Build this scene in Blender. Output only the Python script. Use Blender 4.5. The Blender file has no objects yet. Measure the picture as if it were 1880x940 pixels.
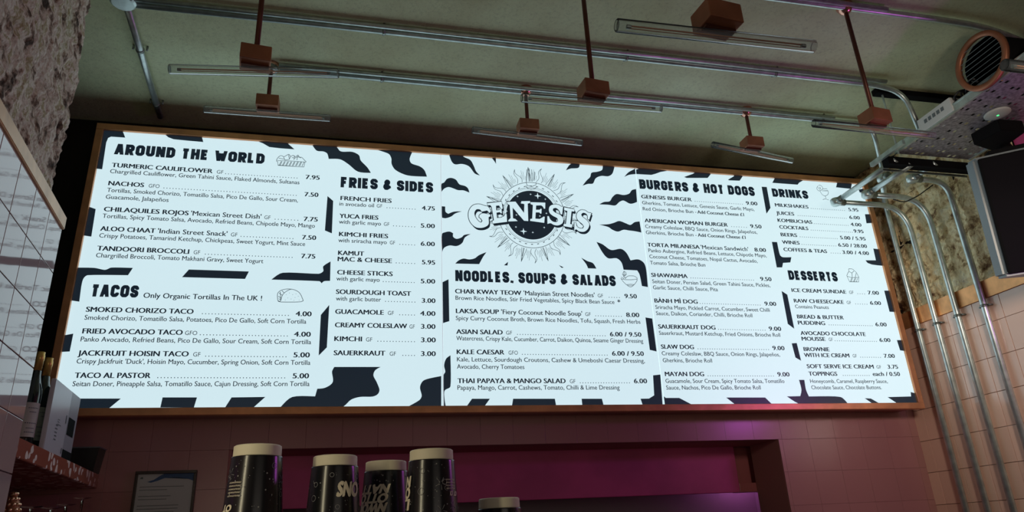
import bpy, bmesh, math, random
from mathutils import Vector, Matrix, noise
from mathutils.geometry import tessellate_polygon
random.seed(7)
S = bpy.context.scene
COL = S.collection
PI = math.pi

# ------------------------------------------------------------------ camera
FP = 1313.74
CAM = Vector((1.12154, -3.08554, 1.48045))
ea, eb, ec = 1.94843483, 0.0459819375, -0.223059139
R3 = Matrix.Rotation(ec, 3, 'Z') @ Matrix.Rotation(eb, 3, 'Y') @ Matrix.Rotation(ea, 3, 'X')
cd = bpy.data.cameras.new('camera'); cam = bpy.data.objects.new('camera', cd); COL.objects.link(cam)
cd.sensor_fit = 'HORIZONTAL'; cd.sensor_width = 36; cd.lens = 36 * FP / 1880; cd.clip_start = .02
cam.matrix_world = Matrix.Translation(CAM) @ R3.to_4x4()
S.camera = cam

# ------------------------------------------------------------------ world, exposure
W = bpy.data.worlds.new('dim_room'); S.world = W; W.use_nodes = True
W.node_tree.nodes['Background'].inputs[0].default_value = (.50, .42, .40, 1)
W.node_tree.nodes['Background'].inputs[1].default_value = .008
S.view_settings.view_transform = 'Standard'; S.view_settings.look = 'None'
S.view_settings.exposure = 0; S.view_settings.gamma = 1; S.view_settings.use_curve_mapping = False
PANEL_EMIT = .84

# ------------------------------------------------------------------ area lights (lamps out of view, and added fill)
def area(name, loc, target, sx, sy, power, color, spread=PI):
    l = bpy.data.lights.new(name, 'AREA'); l.shape = 'RECTANGLE'; l.size = sx; l.size_y = sy
    l.energy = power; l.color = color; l.spread = spread
    o = bpy.data.objects.new(name, l); COL.objects.link(o); o.location = loc
    d = Vector(target) - Vector(loc); o.rotation_euler = d.to_track_quat('-Z', 'Y').to_euler()
    return o
area('room_fill', (2.6, -6.2, 1.7), (1.0, 0, 1.9), 2.4, 1.2, 9, (1.0, .88, .76))  # added soft fill from behind the camera, stands for no known window
area('warm_wall_fill', (2.7, -2.5, 2.3), (4.05, -.30, 2.45), .25, .25, 3.2, (1.0, .86, .72), math.radians(70))  # added warm fill that brightens the right wall, no such lamp in the room
area('magenta_neon_light', (4.03, -1.42, 2.22), (2.0, -1.0, 1.9), .42, .14, 3.2, (.80, .13, 1.0))
area('counter_light', (.57, -2.52, 1.74), (1.1, -2.05, 1.60), .035, .50, 1.5, (1.0, .88, .58))

# ------------------------------------------------------------------ pixel helpers (lines of sight met with real planes)
def ray(x, y): return R3 @ Vector(((x - 940) / FP, -(y - 470) / FP, -1))
def on(x, y, ax, val):
    d = ray(x, y); t = (val - CAM[ax]) / d[ax]; return CAM + d * t
def onp(x, y, p0, n):
    d = ray(x, y); t = (Vector(p0) - CAM).dot(n) / d.dot(n); return CAM + d * t
def proj(P):
    d = R3.transposed() @ (Vector(P) - CAM); return 940 + FP * d.x / -d.z, 470 - FP * d.y / -d.z

# ------------------------------------------------------------------ materials
def nt(m): m.use_nodes = True; return m.node_tree.nodes, m.node_tree.links
def mat(name, col, rough=.5, metal=0, spec=.5, noise_amt=0, nscale=20, bump=0, bscale=60, col2=None, detail=6, coat=0):
    m = bpy.data.materials.new(name); n, l = nt(m); b = n['Principled BSDF']
    b.inputs['Base Color'].default_value = (*col, 1); b.inputs['Roughness'].default_value = rough
    b.inputs['Metallic'].default_value = metal; b.inputs['Specular IOR Level'].default_value = spec
    b.inputs['Coat Weight'].default_value = coat; b.inputs['Coat Roughness'].default_value = .08
    g = n.new('ShaderNodeNewGeometry')
    if noise_amt or col2:
        t = n.new('ShaderNodeTexNoise'); t.inputs['Scale'].default_value = nscale; t.inputs['Detail'].default_value = detail
        l.new(g.outputs['Position'], t.inputs['Vector'])
        r = n.new('ShaderNodeValToRGB'); c2 = col2 or tuple(c * (1 - noise_amt) for c in col)
        r.color_ramp.elements[0].position = .36; r.color_ramp.elements[1].position = .64
        r.color_ramp.elements[0].color = (*c2, 1); r.color_ramp.elements[1].color = (*col, 1)
        l.new(t.outputs['Fac'], r.inputs[0]); l.new(r.outputs[0], b.inputs['Base Color'])
    if bump:
        t = n.new('ShaderNodeTexNoise'); t.inputs['Scale'].default_value = bscale; t.inputs['Detail'].default_value = 5
        l.new(g.outputs['Position'], t.inputs['Vector'])
        bp = n.new('ShaderNodeBump'); bp.inputs['Strength'].default_value = bump; bp.inputs['Distance'].default_value = .01
        l.new(t.outputs['Fac'], bp.inputs['Height']); l.new(bp.outputs[0], b.inputs['Normal'])
    return m

def m_concrete():
    m = bpy.data.materials.new('concrete'); n, l = nt(m); b = n['Principled BSDF']
    g = n.new('ShaderNodeNewGeometry')
    t1 = n.new('ShaderNodeTexNoise'); t1.inputs['Scale'].default_value = 1.7; t1.inputs['Detail'].default_value = 8; t1.inputs['Roughness'].default_value = .62
    t2 = n.new('ShaderNodeTexNoise'); t2.inputs['Scale'].default_value = 75; t2.inputs['Detail'].default_value = 6; t2.inputs['Roughness'].default_value = .75
    for t in (t1, t2): l.new(g.outputs['Position'], t.inputs['Vector'])
    r = n.new('ShaderNodeValToRGB'); e = r.color_ramp.elements
    e[0].position = .3; e[0].color = (.53, .52, .31, 1); e[1].position = .72; e[1].color = (.74, .83, .55, 1)
    l.new(t1.outputs['Fac'], r.inputs[0])
    r2 = n.new('ShaderNodeValToRGB'); e = r2.color_ramp.elements
    e[0].position = .33; e[0].color = (.45, .45, .42, 1); e[1].position = .50; e[1].color = (1, 1, 1, 1)
    l.new(t2.outputs['Fac'], r2.inputs[0])
    mx = n.new('ShaderNodeMix'); mx.data_type = 'RGBA'; mx.blend_type = 'MULTIPLY'; mx.inputs[0].default_value = .38
    l.new(r.outputs[0], mx.inputs[6]); l.new(r2.outputs[0], mx.inputs[7]); l.new(mx.outputs[2], b.inputs['Base Color'])
    bp = n.new('ShaderNodeBump'); bp.inputs['Strength'].default_value = .45; bp.inputs['Distance'].default_value = .006
    l.new(t2.outputs['Fac'], bp.inputs['Height']); l.new(bp.outputs[0], b.inputs['Normal'])
    b.inputs['Roughness'].default_value = .85
    return m

def m_rough(name, stops, scale=7, bump=.8):
    m = bpy.data.materials.new(name); n, l = nt(m); b = n['Principled BSDF']
    g = n.new('ShaderNodeNewGeometry')
    t1 = n.new('ShaderNodeTexNoise'); t1.inputs['Scale'].default_value = scale; t1.inputs['Detail'].default_value = 10; t1.inputs['Roughness'].default_value = .66
    l.new(g.outputs['Position'], t1.inputs['Vector'])
    r = n.new('ShaderNodeValToRGB'); el = r.color_ramp.elements
    while len(el) < len(stops): el.new(.5)
    for e, (p, c) in zip(el, stops): e.position = p; e.color = (*c, 1)
    l.new(t1.outputs['Fac'], r.inputs[0]); l.new(r.outputs[0], b.inputs['Base Color'])
    t2 = n.new('ShaderNodeTexNoise'); t2.inputs['Scale'].default_value = 55; t2.inputs['Detail'].default_value = 8
    l.new(g.outputs['Position'], t2.inputs['Vector'])
    bp = n.new('ShaderNodeBump'); bp.inputs['Strength'].default_value = bump; bp.inputs['Distance'].default_value = .012
    l.new(t2.outputs['Fac'], bp.inputs['Height']); l.new(bp.outputs[0], b.inputs['Normal'])
    b.inputs['Roughness'].default_value = .9
    return m

def m_terrazzo():
    m = bpy.data.materials.new('terrazzo'); n, l = nt(m); b = n['Principled BSDF']
    g = n.new('ShaderNodeNewGeometry')
    nz = n.new('ShaderNodeTexNoise'); nz.inputs['Scale'].default_value = 14; l.new(g.outputs['Position'], nz.inputs['Vector'])
    ad = n.new('ShaderNodeMix'); ad.data_type = 'VECTOR'; ad.inputs[0].default_value = .05
    l.new(g.outputs['Position'], ad.inputs[4]); l.new(nz.outputs['Color'], ad.inputs[5])
    v = n.new('ShaderNodeTexVoronoi'); v.inputs['Scale'].default_value = 34; l.new(ad.outputs[1], v.inputs['Vector'])
    sx = n.new('ShaderNodeSeparateColor'); l.new(v.outputs['Color'], sx.inputs[0])
    gt = n.new('ShaderNodeMath'); gt.operation = 'GREATER_THAN'; gt.inputs[1].default_value = .22; l.new(sx.outputs[0], gt.inputs[0])
    lt = n.new('ShaderNodeMath'); lt.operation = 'LESS_THAN'; lt.inputs[1].default_value = .40; l.new(v.outputs['Distance'], lt.inputs[0])
    mu = n.new('ShaderNodeMath'); mu.operation = 'MULTIPLY'; l.new(gt.outputs[0], mu.inputs[0]); l.new(lt.outputs[0], mu.inputs[1])
    mx = n.new('ShaderNodeMix'); mx.data_type = 'RGBA'; mx.inputs[6].default_value = (.36, .085, .05, 1); mx.inputs[7].default_value = (.95, .80, .74, 1)
    l.new(mu.outputs[0], mx.inputs[0]); l.new(mx.outputs[2], b.inputs['Base Color']); b.inputs['Roughness'].default_value = .3
    return m

def m_copper(name, col, rough, streak=.25, metal=.85):
    m = bpy.data.materials.new(name); n, l = nt(m); b = n['Principled BSDF']
    g = n.new('ShaderNodeNewGeometry'); t = n.new('ShaderNodeTexNoise'); t.inputs['Scale'].default_value = 12; t.inputs['Detail'].default_value = 4
    l.new(g.outputs['Position'], t.inputs['Vector'])
    r = n.new('ShaderNodeValToRGB'); r.color_ramp.elements[0].position = .35; r.color_ramp.elements[1].position = .65
    r.color_ramp.elements[0].color = (*[c * (1 - streak) for c in col], 1); r.color_ramp.elements[1].color = (*col, 1)
    l.new(t.outputs['Fac'], r.inputs[0]); l.new(r.outputs[0], b.inputs['Base Color'])
    bp = n.new('ShaderNodeBump'); bp.inputs['Strength'].default_value = .15; bp.inputs['Distance'].default_value = .01
    l.new(t.outputs['Fac'], bp.inputs['Height']); l.new(bp.outputs[0], b.inputs['Normal'])
    b.inputs['Metallic'].default_value = metal; b.inputs['Roughness'].default_value = rough
    return m

def m_tile(name, col, ro=.06, coat=.6, var=.86):
    m = bpy.data.materials.new(name); n, l = nt(m); b = n['Principled BSDF']
    g = n.new('ShaderNodeNewGeometry'); oi = n.new('ShaderNodeObjectInfo')
    mx = n.new('ShaderNodeMix'); mx.data_type = 'RGBA'; mx.inputs[6].default_value = (*col, 1); mx.inputs[7].default_value = (*[c * var for c in col], 1)
    l.new(oi.outputs['Random'], mx.inputs[0]); l.new(mx.outputs[2], b.inputs['Base Color'])
    t = n.new('ShaderNodeTexNoise'); t.inputs['Scale'].default_value = 9; t.inputs['Detail'].default_value = 1
    l.new(g.outputs['Position'], t.inputs['Vector'])
    bp = n.new('ShaderNodeBump'); bp.inputs['Strength'].default_value = .035; bp.inputs['Distance'].default_value = .01
    l.new(t.outputs['Fac'], bp.inputs['Height']); l.new(bp.outputs[0], b.inputs['Normal'])
    b.inputs['Roughness'].default_value = ro; b.inputs['Specular IOR Level'].default_value = .6
    b.inputs['Coat Weight'].default_value = coat; b.inputs['Coat Roughness'].default_value = ro * .5
    return m

def m_glass(name, ior=1.45, rough=0.0, col=(1, 1, 1)):
    m = bpy.data.materials.new(name); n, l = nt(m); n.remove(n['Principled BSDF'])
    o = n['Material Output']; g = n.new('ShaderNodeBsdfGlass'); g.inputs['IOR'].default_value = ior; g.inputs['Roughness'].default_value = rough
    g.inputs['Color'].default_value = (*col, 1); l.new(g.outputs[0], o.inputs[0]); return m

def m_clear(name):
    m = bpy.data.materials.new(name); n, l = nt(m); n.remove(n['Principled BSDF']); o = n['Material Output']
    t = n.new('ShaderNodeBsdfTransparent'); t.inputs[0].default_value = (.95, .96, .96, 1)
    g = n.new('ShaderNodeBsdfGlossy'); g.inputs['Roughness'].default_value = .12
    d = n.new('ShaderNodeBsdfTranslucent'); d.inputs[0].default_value = (.8, .85, .85, 1); df = n.new('ShaderNodeBsdfDiffuse'); df.inputs[0].default_value = (.8, .85, .85, 1)
    dd = n.new('ShaderNodeMixShader'); l.new(d.outputs[0], dd.inputs[1]); l.new(df.outputs[0], dd.inputs[2])
    lw = n.new('ShaderNodeLayerWeight'); lw.inputs['Blend'].default_value = .13
    m1 = n.new('ShaderNodeMixShader'); m1.inputs[0].default_value = .045; l.new(t.outputs[0], m1.inputs[1]); l.new(dd.outputs[0], m1.inputs[2])
    m2 = n.new('ShaderNodeMixShader'); l.new(lw.outputs['Fresnel'], m2.inputs[0]); l.new(m1.outputs[0], m2.inputs[1]); l.new(g.outputs[0], m2.inputs[2])
    l.new(m2.outputs[0], o.inputs[0]); return m

def m_emit(name, col, st):
    m = bpy.data.materials.new(name); n, l = nt(m); b = n['Principled BSDF']
    b.inputs['Base Color'].default_value = (*[c * (.5 if st > .4 else .06) for c in col], 1)
    b.inputs['Emission Color'].default_value = (*col, 1); b.inputs['Emission Strength'].default_value = st
    b.inputs['Roughness'].default_value = .35; return m

M = dict(
    concrete=m_concrete(),
    brick_l=m_rough('weathered_masonry', [(.36, (.05, .028, .018)), (.42, (.22, .14, .10)), (.47, (.60, .47, .37)), (.54, (.86, .76, .65)), (.60, (.44, .36, .19)), (.70, (.74, .64, .54))], 15, 1.0),
    brick_r=m_rough('yellow_masonry', [(.34, (.12, .05, .025)), (.41, (.42, .27, .13)), (.48, (.90, .70, .40)), (.58, (1.0, .86, .56)), (.68, (.80, .72, .55))], 13, 1.0),
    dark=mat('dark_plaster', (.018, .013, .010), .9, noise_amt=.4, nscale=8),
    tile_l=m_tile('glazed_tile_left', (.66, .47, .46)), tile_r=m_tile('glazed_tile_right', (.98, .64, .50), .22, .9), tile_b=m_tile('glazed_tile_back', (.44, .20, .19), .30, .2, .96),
    grout=mat('grout', (.50, .34, .28), .9), grout_b=mat('dark_grout', (.42, .19, .17), .7), grout_l=mat('pale_grout', (.33, .26, .25), .9),
    copper=m_copper('brushed_copper', (.44, .175, .095), .45, .25, .5), trim=m_copper('hammered_copper', (1.0, .48, .20), .34, .35, .6), trim2=m_copper('pale_copper', (1.0, .66, .40), .40, .25, .25),
    frame=m_copper('copper_frame', (.78, .36, .17), .36, .2, .55),
    copper_rod=m_copper('copper_pipe', (.15, .05, .03), .45, .3, .5), rose=m_copper('bright_copper', (.95, .50, .38), .2),
    steel=mat('galvanised_steel', (.70, .80, .79), .36, .78, noise_amt=.25, nscale=25),
    steel_d=mat('dull_steel', (.34, .38, .36), .40, .9, noise_amt=.3, nscale=20),
    print_=m_emit('dark_ink', (.25, .45, .72), .03), line=m_emit('grey_ink', (.25, .36, .42), .22),
    black=mat('black_plastic', (.012, .012, .014), .4), blackm=mat('matt_black', (.006, .006, .007), .9, spec=.12),
    grey=mat('grey_plastic', (.15, .18, .20), .35), white=mat('white_plastic', (.70, .72, .72), .4),
    carton=mat('white_carton', (.58, .56, .62), .30), carton2=mat('grey_carton', (.36, .35, .40), .40),
    bottle=mat('dark_green_glass', (.012, .03, .028), .06, spec=.9, coat=.5), foil=mat('gold_foil', (.72, .45, .13), .35, .7),
    label=mat('cream_label', (.66, .64, .60), .7), terrazzo=m_terrazzo(),
    glass=m_clear('clear_acrylic'), wineglass=m_glass('wine_glass', 1.3),
    magenta=mat('magenta_paint', (.62, .075, .25), .5, noise_amt=.2, nscale=5), maroon=mat('maroon_paint', (.38, .11, .11), .32),
    kitchen=mat('kitchen_wall', (.30, .25, .28), .6), paper=mat('paper', (.80, .74, .80), .5),
    blue=mat('blue_print', (.02, .10, .32), .5), orange=mat('orange_plug', (.75, .35, .12), .5),
    cup=mat('black_cup', (.010, .010, .013), .22, spec=.6), cream=mat('cream_paper', (.92, .86, .66), .6),
    cuptext=mat('cup_print', (.95, .86, .68), .6), cupdot=mat('faint_cup_print', (.30, .30, .31), .6),
    floor=mat('dark_floor', (.06, .05, .05), .5), led=m_emit('green_led', (.1, 1, .3), 1.2),
    filament=mat('filament', (.72, .38, .24), .3, .6), gold=mat('beaded_copper', (1.0, .62, .40), .22, .9),
    steel_t=mat('perforated_steel', (.52, .50, .58), .42, .6, noise_amt=.5, nscale=70),
    panel=m_emit('backlit_acrylic', (.72, .93, 1.0), PANEL_EMIT),
)

# ------------------------------------------------------------------ mesh helpers
def link(name, me, m, parent=None, smooth=False):
    o = bpy.data.objects.new(name, me); COL.objects.link(o)
    if m is not None and not me.materials: me.materials.append(m)
    if parent: o.parent = parent
    if smooth:
        for p in me.polygons: p.use_smooth = True
    return o
def obj(name, bm, m, parent=None, smooth=False):
    me = bpy.data.meshes.new(name); bmesh.ops.recalc_face_normals(bm, faces=bm.faces); bm.to_mesh(me); bm.free()
    return link(name, me, m, parent, smooth)
def raw(name, vs, fs, m, parent=None):
    me = bpy.data.meshes.new(name); me.from_pydata([tuple(v) for v in vs], [], fs); me.update(); return link(name, me, m, parent)
def thing(name, label, cat, loc=(0, 0, 0), group=None):
    o = bpy.data.objects.new(name, None); COL.objects.link(o); o.location = loc; o.empty_display_size = .1
    return tag(o, label, cat, group)
def tag(o, label, cat, group=None):
    o['label'] = label; o['category'] = cat
    if group: o['group'] = group
    return o
def struct(o): o['kind'] = 'structure'; return o
def box(bm, a, b, bev=0):
    x0, y0, z0 = a; x1, y1, z1 = b
    vs = [bm.verts.new(p) for p in ((x0, y0, z0), (x1, y0, z0), (x1, y1, z0), (x0, y1, z0), (x0, y0, z1), (x1, y0, z1), (x1, y1, z1), (x0, y1, z1))]
    fs = [bm.faces.new([vs[i] for i in f]) for f in ((0, 3, 2, 1), (4, 5, 6, 7), (0, 1, 5, 4), (1, 2, 6, 5), (2, 3, 7, 6), (3, 0, 4, 7))]
    if bev:
        es = set(e for f in fs for e in f.edges)
        bmesh.ops.bevel(bm, geom=list(es), offset=bev, segments=2, affect='EDGES', profile=.6)
    return vs
def hexa(bm, bot, top, bev=0):
    vs = [bm.verts.new(p) for p in list(bot) + list(top)]
    fs = [bm.faces.new([vs[i] for i in f]) for f in ((0, 3, 2, 1), (4, 5, 6, 7), (0, 1, 5, 4), (1, 2, 6, 5), (2, 3, 7, 6), (3, 0, 4, 7))]
    if bev:
        es = set(e for f in fs for e in f.edges)
        bmesh.ops.bevel(bm, geom=list(es), offset=bev, segments=2, affect='EDGES')
def tube(bm, pts, r, n=12, cap=True):
    pts = [Vector(p) for p in pts]; rings = []
    t = (pts[1] - pts[0]).normalized(); u = t.orthogonal().normalized()
    for i, p in enumerate(pts):
        if i == 0: t = (pts[1] - pts[0]).normalized()
        elif i == len(pts) - 1: t = (pts[-1] - pts[-2]).normalized()
        else: t = ((pts[i + 1] - p).normalized() + (p - pts[i - 1]).normalized()).normalized()
        u = (u - t * u.dot(t)).normalized(); v = t.cross(u)
        rr = r[i] if isinstance(r, (list, tuple)) else r
        rings.append([bm.verts.new(p + (u * math.cos(k * 2 * PI / n) + v * math.sin(k * 2 * PI / n)) * rr) for k in range(n)])
    for a, b in zip(rings, rings[1:]):
        for k in range(n): bm.faces.new((a[k], a[(k + 1) % n], b[(k + 1) % n], b[k]))
    if cap: bm.faces.new(rings[0][::-1]); bm.faces.new(rings[-1])
def smoothpath(pts, rad=.08, seg=7):
    pts = [Vector(p) for p in pts]; out = [pts[0]]
    for a, b, c in zip(pts, pts[1:], pts[2:]):
        d1 = (a - b); d2 = (c - b); r = min(rad, d1.length * .48, d2.length * .48)
        p = b + d1.normalized() * r; q = b + d2.normalized() * r
        for i in range(seg + 1):
            s = i / seg; out.append(p * (1 - s) ** 2 + b * 2 * s * (1 - s) + q * s * s)
    out.append(pts[-1]); return out
def lathe(bm, prof, c=(0, 0, 0), n=28, axis='Z'):
    rings = []
    for r, z in prof:
        ring = []
        for k in range(n):
            a = k * 2 * PI / n; x, y = r * math.cos(a), r * math.sin(a)
            v = {'Z': (x, y, z), 'X': (z, x, y), 'Y': (x, z, y)}[axis]
            ring.append(bm.verts.new((c[0] + v[0], c[1] + v[1], c[2] + v[2])))
        rings.append(ring)
    for a, b in zip(rings, rings[1:]):
        for k in range(n): bm.faces.new((a[k], a[(k + 1) % n], b[(k + 1) % n], b[k]))
    if prof[0] != prof[-1]:
        if prof[0][0] > 1e-5: bm.faces.new(rings[0][::-1])
        if prof[-1][0] > 1e-5: bm.faces.new(rings[-1])
    bmesh.ops.remove_doubles(bm, verts=bm.verts, dist=1e-6)
B = bmesh.new

# ================================================================== THE ROOM
YW = .18                      # back wall face
XR = 4.073                    # right wall face
ZC = 3.42                     # ceiling
OX0, OX1, OZ = .678, 3.24, 1.884      # serving hatch
YH = YW + .263
bm = B(); box(bm, (-1.2, -4.6, -.1), (6.2, 1.7, 0)); struct(obj('floor', bm, M['floor']))
# ceiling: one concrete slab
bm = B(); box(bm, (-1.2, -4.6, ZC), (6.2, 1.7, ZC + .2)); struct(obj('ceiling', bm, M['concrete']))
# back wall with the hatch cut out of it
bm = B()
box(bm, (-.7, YW, OZ), (XR, YH, 2.03)); box(bm, (-.7, YW, 0), (OX0, YH, OZ)); box(bm, (OX1, YW, 0), (XR, YH, OZ)); box(bm, (OX0, YW, 0), (OX1, YH, 1.0))
wb = struct(obj('wall_back', bm, M['grout_b']))
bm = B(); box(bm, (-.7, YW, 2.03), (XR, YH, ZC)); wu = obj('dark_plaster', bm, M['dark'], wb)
# tiles under the menu board
def tile_mesh(w, h, d=.008, bev=.0018):
    b = B(); box(b, (-w / 2, -d, -h / 2), (w / 2, 0, h / 2), bev); me = bpy.data.meshes.new('tile')
    bmesh.ops.recalc_face_normals(b, faces=b.faces); b.to_mesh(me); b.free(); return me
def tile_grid(parent, cols, rows, tw, th, m, place, skip=None, gap=.003):
    cache = {}
    for i, u in enumerate(cols):
        for j, (z0, z1) in enumerate(rows):
            for (a, b_) in [(u, u + tw)]:
                r = (a, b_, z0, z1)
                if skip: r = skip(*r)
                if r is None: continue
                a2, b2, c2, d2 = r
                w, h = round(b2 - a2 - gap, 4), round(d2 - c2 - gap, 4)
                if w < .01 or h < .01: continue
                if (w, h) not in cache:
                    cache[(w, h)] = tile_mesh(w, h, .008, .0012 if gap > .002 else .0004); cache[(w, h)].materials.append(m)
                o = bpy.data.objects.new('tile', cache[(w, h)]); COL.objects.link(o); o.parent = parent
                place(o, (a2 + b2) / 2, (c2 + d2) / 2)
def skipb(a, b, c, d):
    a = max(a, -.45); b = min(b, XR - .008)
    if b <= a: return None
    if c >= OZ - .001: return (a, b, c, d)
    if b <= OX0 or a >= OX1: return (a, b, c, d)
    if a < OX0: return (a, OX0, c, d)
    if b > OX1: return (OX1, b, c, d)
    return None
gb = B(); 
def place_b(o, u, z): o.location = (u, YW, z); o.rotation_euler.x = random.uniform(-.003, .003)
rows = [(OZ + .156 * k, OZ + .156 * (k + 1) - (.010 if k == 0 else 0)) for k in range(-4, 1)]
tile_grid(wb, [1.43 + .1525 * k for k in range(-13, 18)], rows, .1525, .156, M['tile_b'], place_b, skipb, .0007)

# right wall: tiled below, raw masonry above a copper band
bm = B(); box(bm, (XR, -4.6, 0), (XR + .15, 1.7, 2.52)); wr = struct(obj('wall_right', bm, M['grout']))
def place_r(o, u, z): o.location = (XR, u, z); o.rotation_euler = (0, random.uniform(-.002, .002), -PI / 2)
def skipr(a, b, c, d):
    b = min(b, YW); d = min(d, 2.438)
    return (a, b, c, d) if b > a and d > c else None
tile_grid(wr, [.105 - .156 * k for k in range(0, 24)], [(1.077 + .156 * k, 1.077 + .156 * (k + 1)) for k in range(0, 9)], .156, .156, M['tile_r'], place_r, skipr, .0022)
bm = B(); box(bm, (XR - .014, -4.55, 2.438), (XR, YW, 2.522), .002); t = struct(obj('trim_1', bm, M['trim'])); 
def rough_plane(name, m, o0, ud, vd, nd, nu, nv, amp, fr, seed, parent, ragged=0):
    """uneven masonry face: grid displaced along nd, with courses of stone standing proud"""
    vs, fs = [], []; o0, ud, vd, nd = map(Vector, (o0, ud, vd, nd))
    for j in range(nv + 1):
        for i in range(nu + 1):
            p = o0 + ud * (i / nu) + vd * (j / nv)
            q = p + Vector((seed, seed * 2, 0))
            h = noise.fractal(q * fr, 1.0, 2.1, 5) * amp + noise.fractal(q * fr * 4, 1.0, 2.1, 3) * amp * .45
            zz = p.z / .085; row = math.floor(zz); along = (p.y + row * .11) / .22
            jz = min(zz - row, 1 - (zz - row)); ja = min(along - math.floor(along), 1 - (along - math.floor(along)))
            rnd = noise.noise(Vector((row * 3.7, math.floor(along) * 5.1, seed)))
            st = min(1, min(jz * 6, ja * 14)); h += (st - 1) * amp * .5 + rnd * amp * .7 * st
            if ragged and i == nu: p = p + ud.normalized() * noise.fractal(q * 9, 1, 2, 3) * ragged
            vs.append(p + nd * h)
    for j in range(nv):
        for i in range(nu):
            a = j * (nu + 1) + i; fs.append((a, a + 1, a + nu + 2, a + nu + 1))
    o = raw(name, vs, fs, m, parent)
    return o
# masonry block behind the rough face
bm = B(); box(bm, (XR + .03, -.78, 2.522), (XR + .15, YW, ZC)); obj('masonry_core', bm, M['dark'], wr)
o = rough_plane('masonry_face', M['brick_r'], (XR + .012, YW, 2.515), (0, -.98, 0), (0, 0, .9), (-1, 0, 0), 130, 120, .018, 6.0, 3.3, wr)
bm = B(); box(bm, (XR + .03, -4.6, 2.522), (XR + .15, -.80, ZC)); obj('magenta_panel', bm, M['magenta'], wr)

# left pier: turned a few degrees, tiled below the copper band, raw masonry above
PL = Vector((.296, -.914, 2.43)); DL = Vector((-.101, 1, 0)).normalized(); NL = Vector((1, .101, 0)).normalized()
def lp(s, z, off=0): return PL + DL * s + NL * off + Vector((0, 0, z - PL.z))      # s: metres from the pier's end towards the room (negative)
def prism(bm, s0, s1, z0, z1, o0, o1, bev=0):
    hexa(bm, [lp(s0, z0, o0), lp(s1, z0, o0), lp(s1, z0, o1), lp(s0, z0, o1)], [lp(s0, z1, o0), lp(s1, z1, o0), lp(s1, z1, o1), lp(s0, z1, o1)], bev)
bm = B(); prism(bm, -3.7, 0, 0, 2.43, -.75, -.010); wl = struct(obj('wall_left', bm, M['grout_l']))
bm = B(); prism(bm, -3.7, -.012, 2.43, ZC, -.75, -.075); obj('masonry_core', bm, M['brick_l'], wl)
angL = math.atan2(DL.y, DL.x)
def place_l(o, u, z):
    p = lp(u, z, -.010); o.location = p; o.rotation_euler = (0, random.uniform(-.002, .002), angL)
def skipl(a, b, c, d):
    d = min(d, 2.392); return (a, b, c, d) if d > c else None
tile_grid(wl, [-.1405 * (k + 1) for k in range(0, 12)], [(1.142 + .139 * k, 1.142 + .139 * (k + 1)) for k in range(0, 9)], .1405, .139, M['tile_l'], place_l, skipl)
bm = B(); prism(bm, -3.0, .002, 2.392, 2.432, -.05, .004, .002); struct(obj('trim_2', bm, M['trim2']))
a = lp(-2.2, 2.425, -.045); e = lp(-.005, 2.425, -.045)
rough_plane('masonry_face', M['brick_l'], a, e - a, (0, 0, ZC - 2.42), NL, 300, 130, .013, 7.5, 8.1, wl, .010)
# end face of the rough masonry
bm = B()
# recess behind the pier
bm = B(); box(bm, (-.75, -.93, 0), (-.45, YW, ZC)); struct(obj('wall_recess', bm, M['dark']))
# rear and side walls behind the camera close the room
bm = B(); box(bm, (-1.2, -4.75, 0), (6.2, -4.6, .9)); struct(obj('wall_front', bm, M['maroon']))

# kitchen seen through the hatch
KX = on(1385, 903, 1, .95).x; SX = on(1352, 855, 1, YH).x
kt = struct(raw('wall_kitchen', [(-.2, .95, 0), (KX, .95, 0), (KX, .95, 2.4), (-.2, .95, 2.4), (KX, YH, 0), (KX, YH, 2.4), (-.2, YH, 0), (-.2, YH, 2.4)], [(0, 1, 2, 3), (1, 4, 5, 2), (0, 3, 7, 6), (2, 5, 7, 3)], M['kitchen']))
bm = B(); box(bm, (OX0 - .1, YH + .002, 1.655), (SX, YH + .03, 2.05), .003)
tag(obj('shutter_box', bm, M['magenta']), 'plain magenta shutter panel closing the top of the serving hatch', 'panel')
bm = B(); box(bm, (SX + .001, YH + .06, 1.70), (3.44, YH + .08, 2.05)); box(bm, (SX + .001, YH + .002, 1.655), (3.44, YH + .08, 1.70), .002)
struct(obj('trim_3', bm, M['maroon']))
tl = thing('kitchen_lamp', 'magenta tube lamp glowing inside the kitchen hatch at its right end', 'lamp', (KX - .13, .86, 1.80))
bm = B(); tube(bm, [(-.09, 0, 0), (.09, 0, 0)], .012); obj('tube', bm, m_emit('magenta_glow', (1, .30, .95), 26), tl)
bm = B(); box(bm, (-.1, -.02, .012), (.1, .02, .04)); obj('housing', bm, M['black'], tl)
tl.location.z = 1.83

# ================================================================== MENU BOARD
BW, BH0, BH1 = 3.98615, 2.0, 3.3
YP = .010
mb = thing('menu_board', 'long backlit menu board in a copper frame hung on the back wall', 'sign', (0, 0, 0))
bm = B(); box(bm, (.012, .02, BH0 + .012), (BW - .012, YW, BH1 - .012)); obj('casing', bm, M['maroon'], mb)
fw = .030
for a, b_ in (((0, -.004, BH0), (BW, .03, BH0 + fw)), ((0, -.004, BH1 - fw), (BW, .03, BH1)), ((0, -.0035, BH0 + fw), (fw, .03, BH1 - fw)), ((BW - fw, -.0035, BH0 + fw), (BW, .03, BH1 - fw))):
    bm = B(); box(bm, a, b_, .002); obj('frame_rail', bm, M['frame'], mb)
def pb(x, y):
    p = on(x, y, 1, YP); return p.x, p.z
s1 = (pb(809, 300)[0] + pb(815, 740)[0]) / 2; s2 = (pb(1167, 330)[0] + pb(1221, 735)[0]) / 2
panels = []
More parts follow.
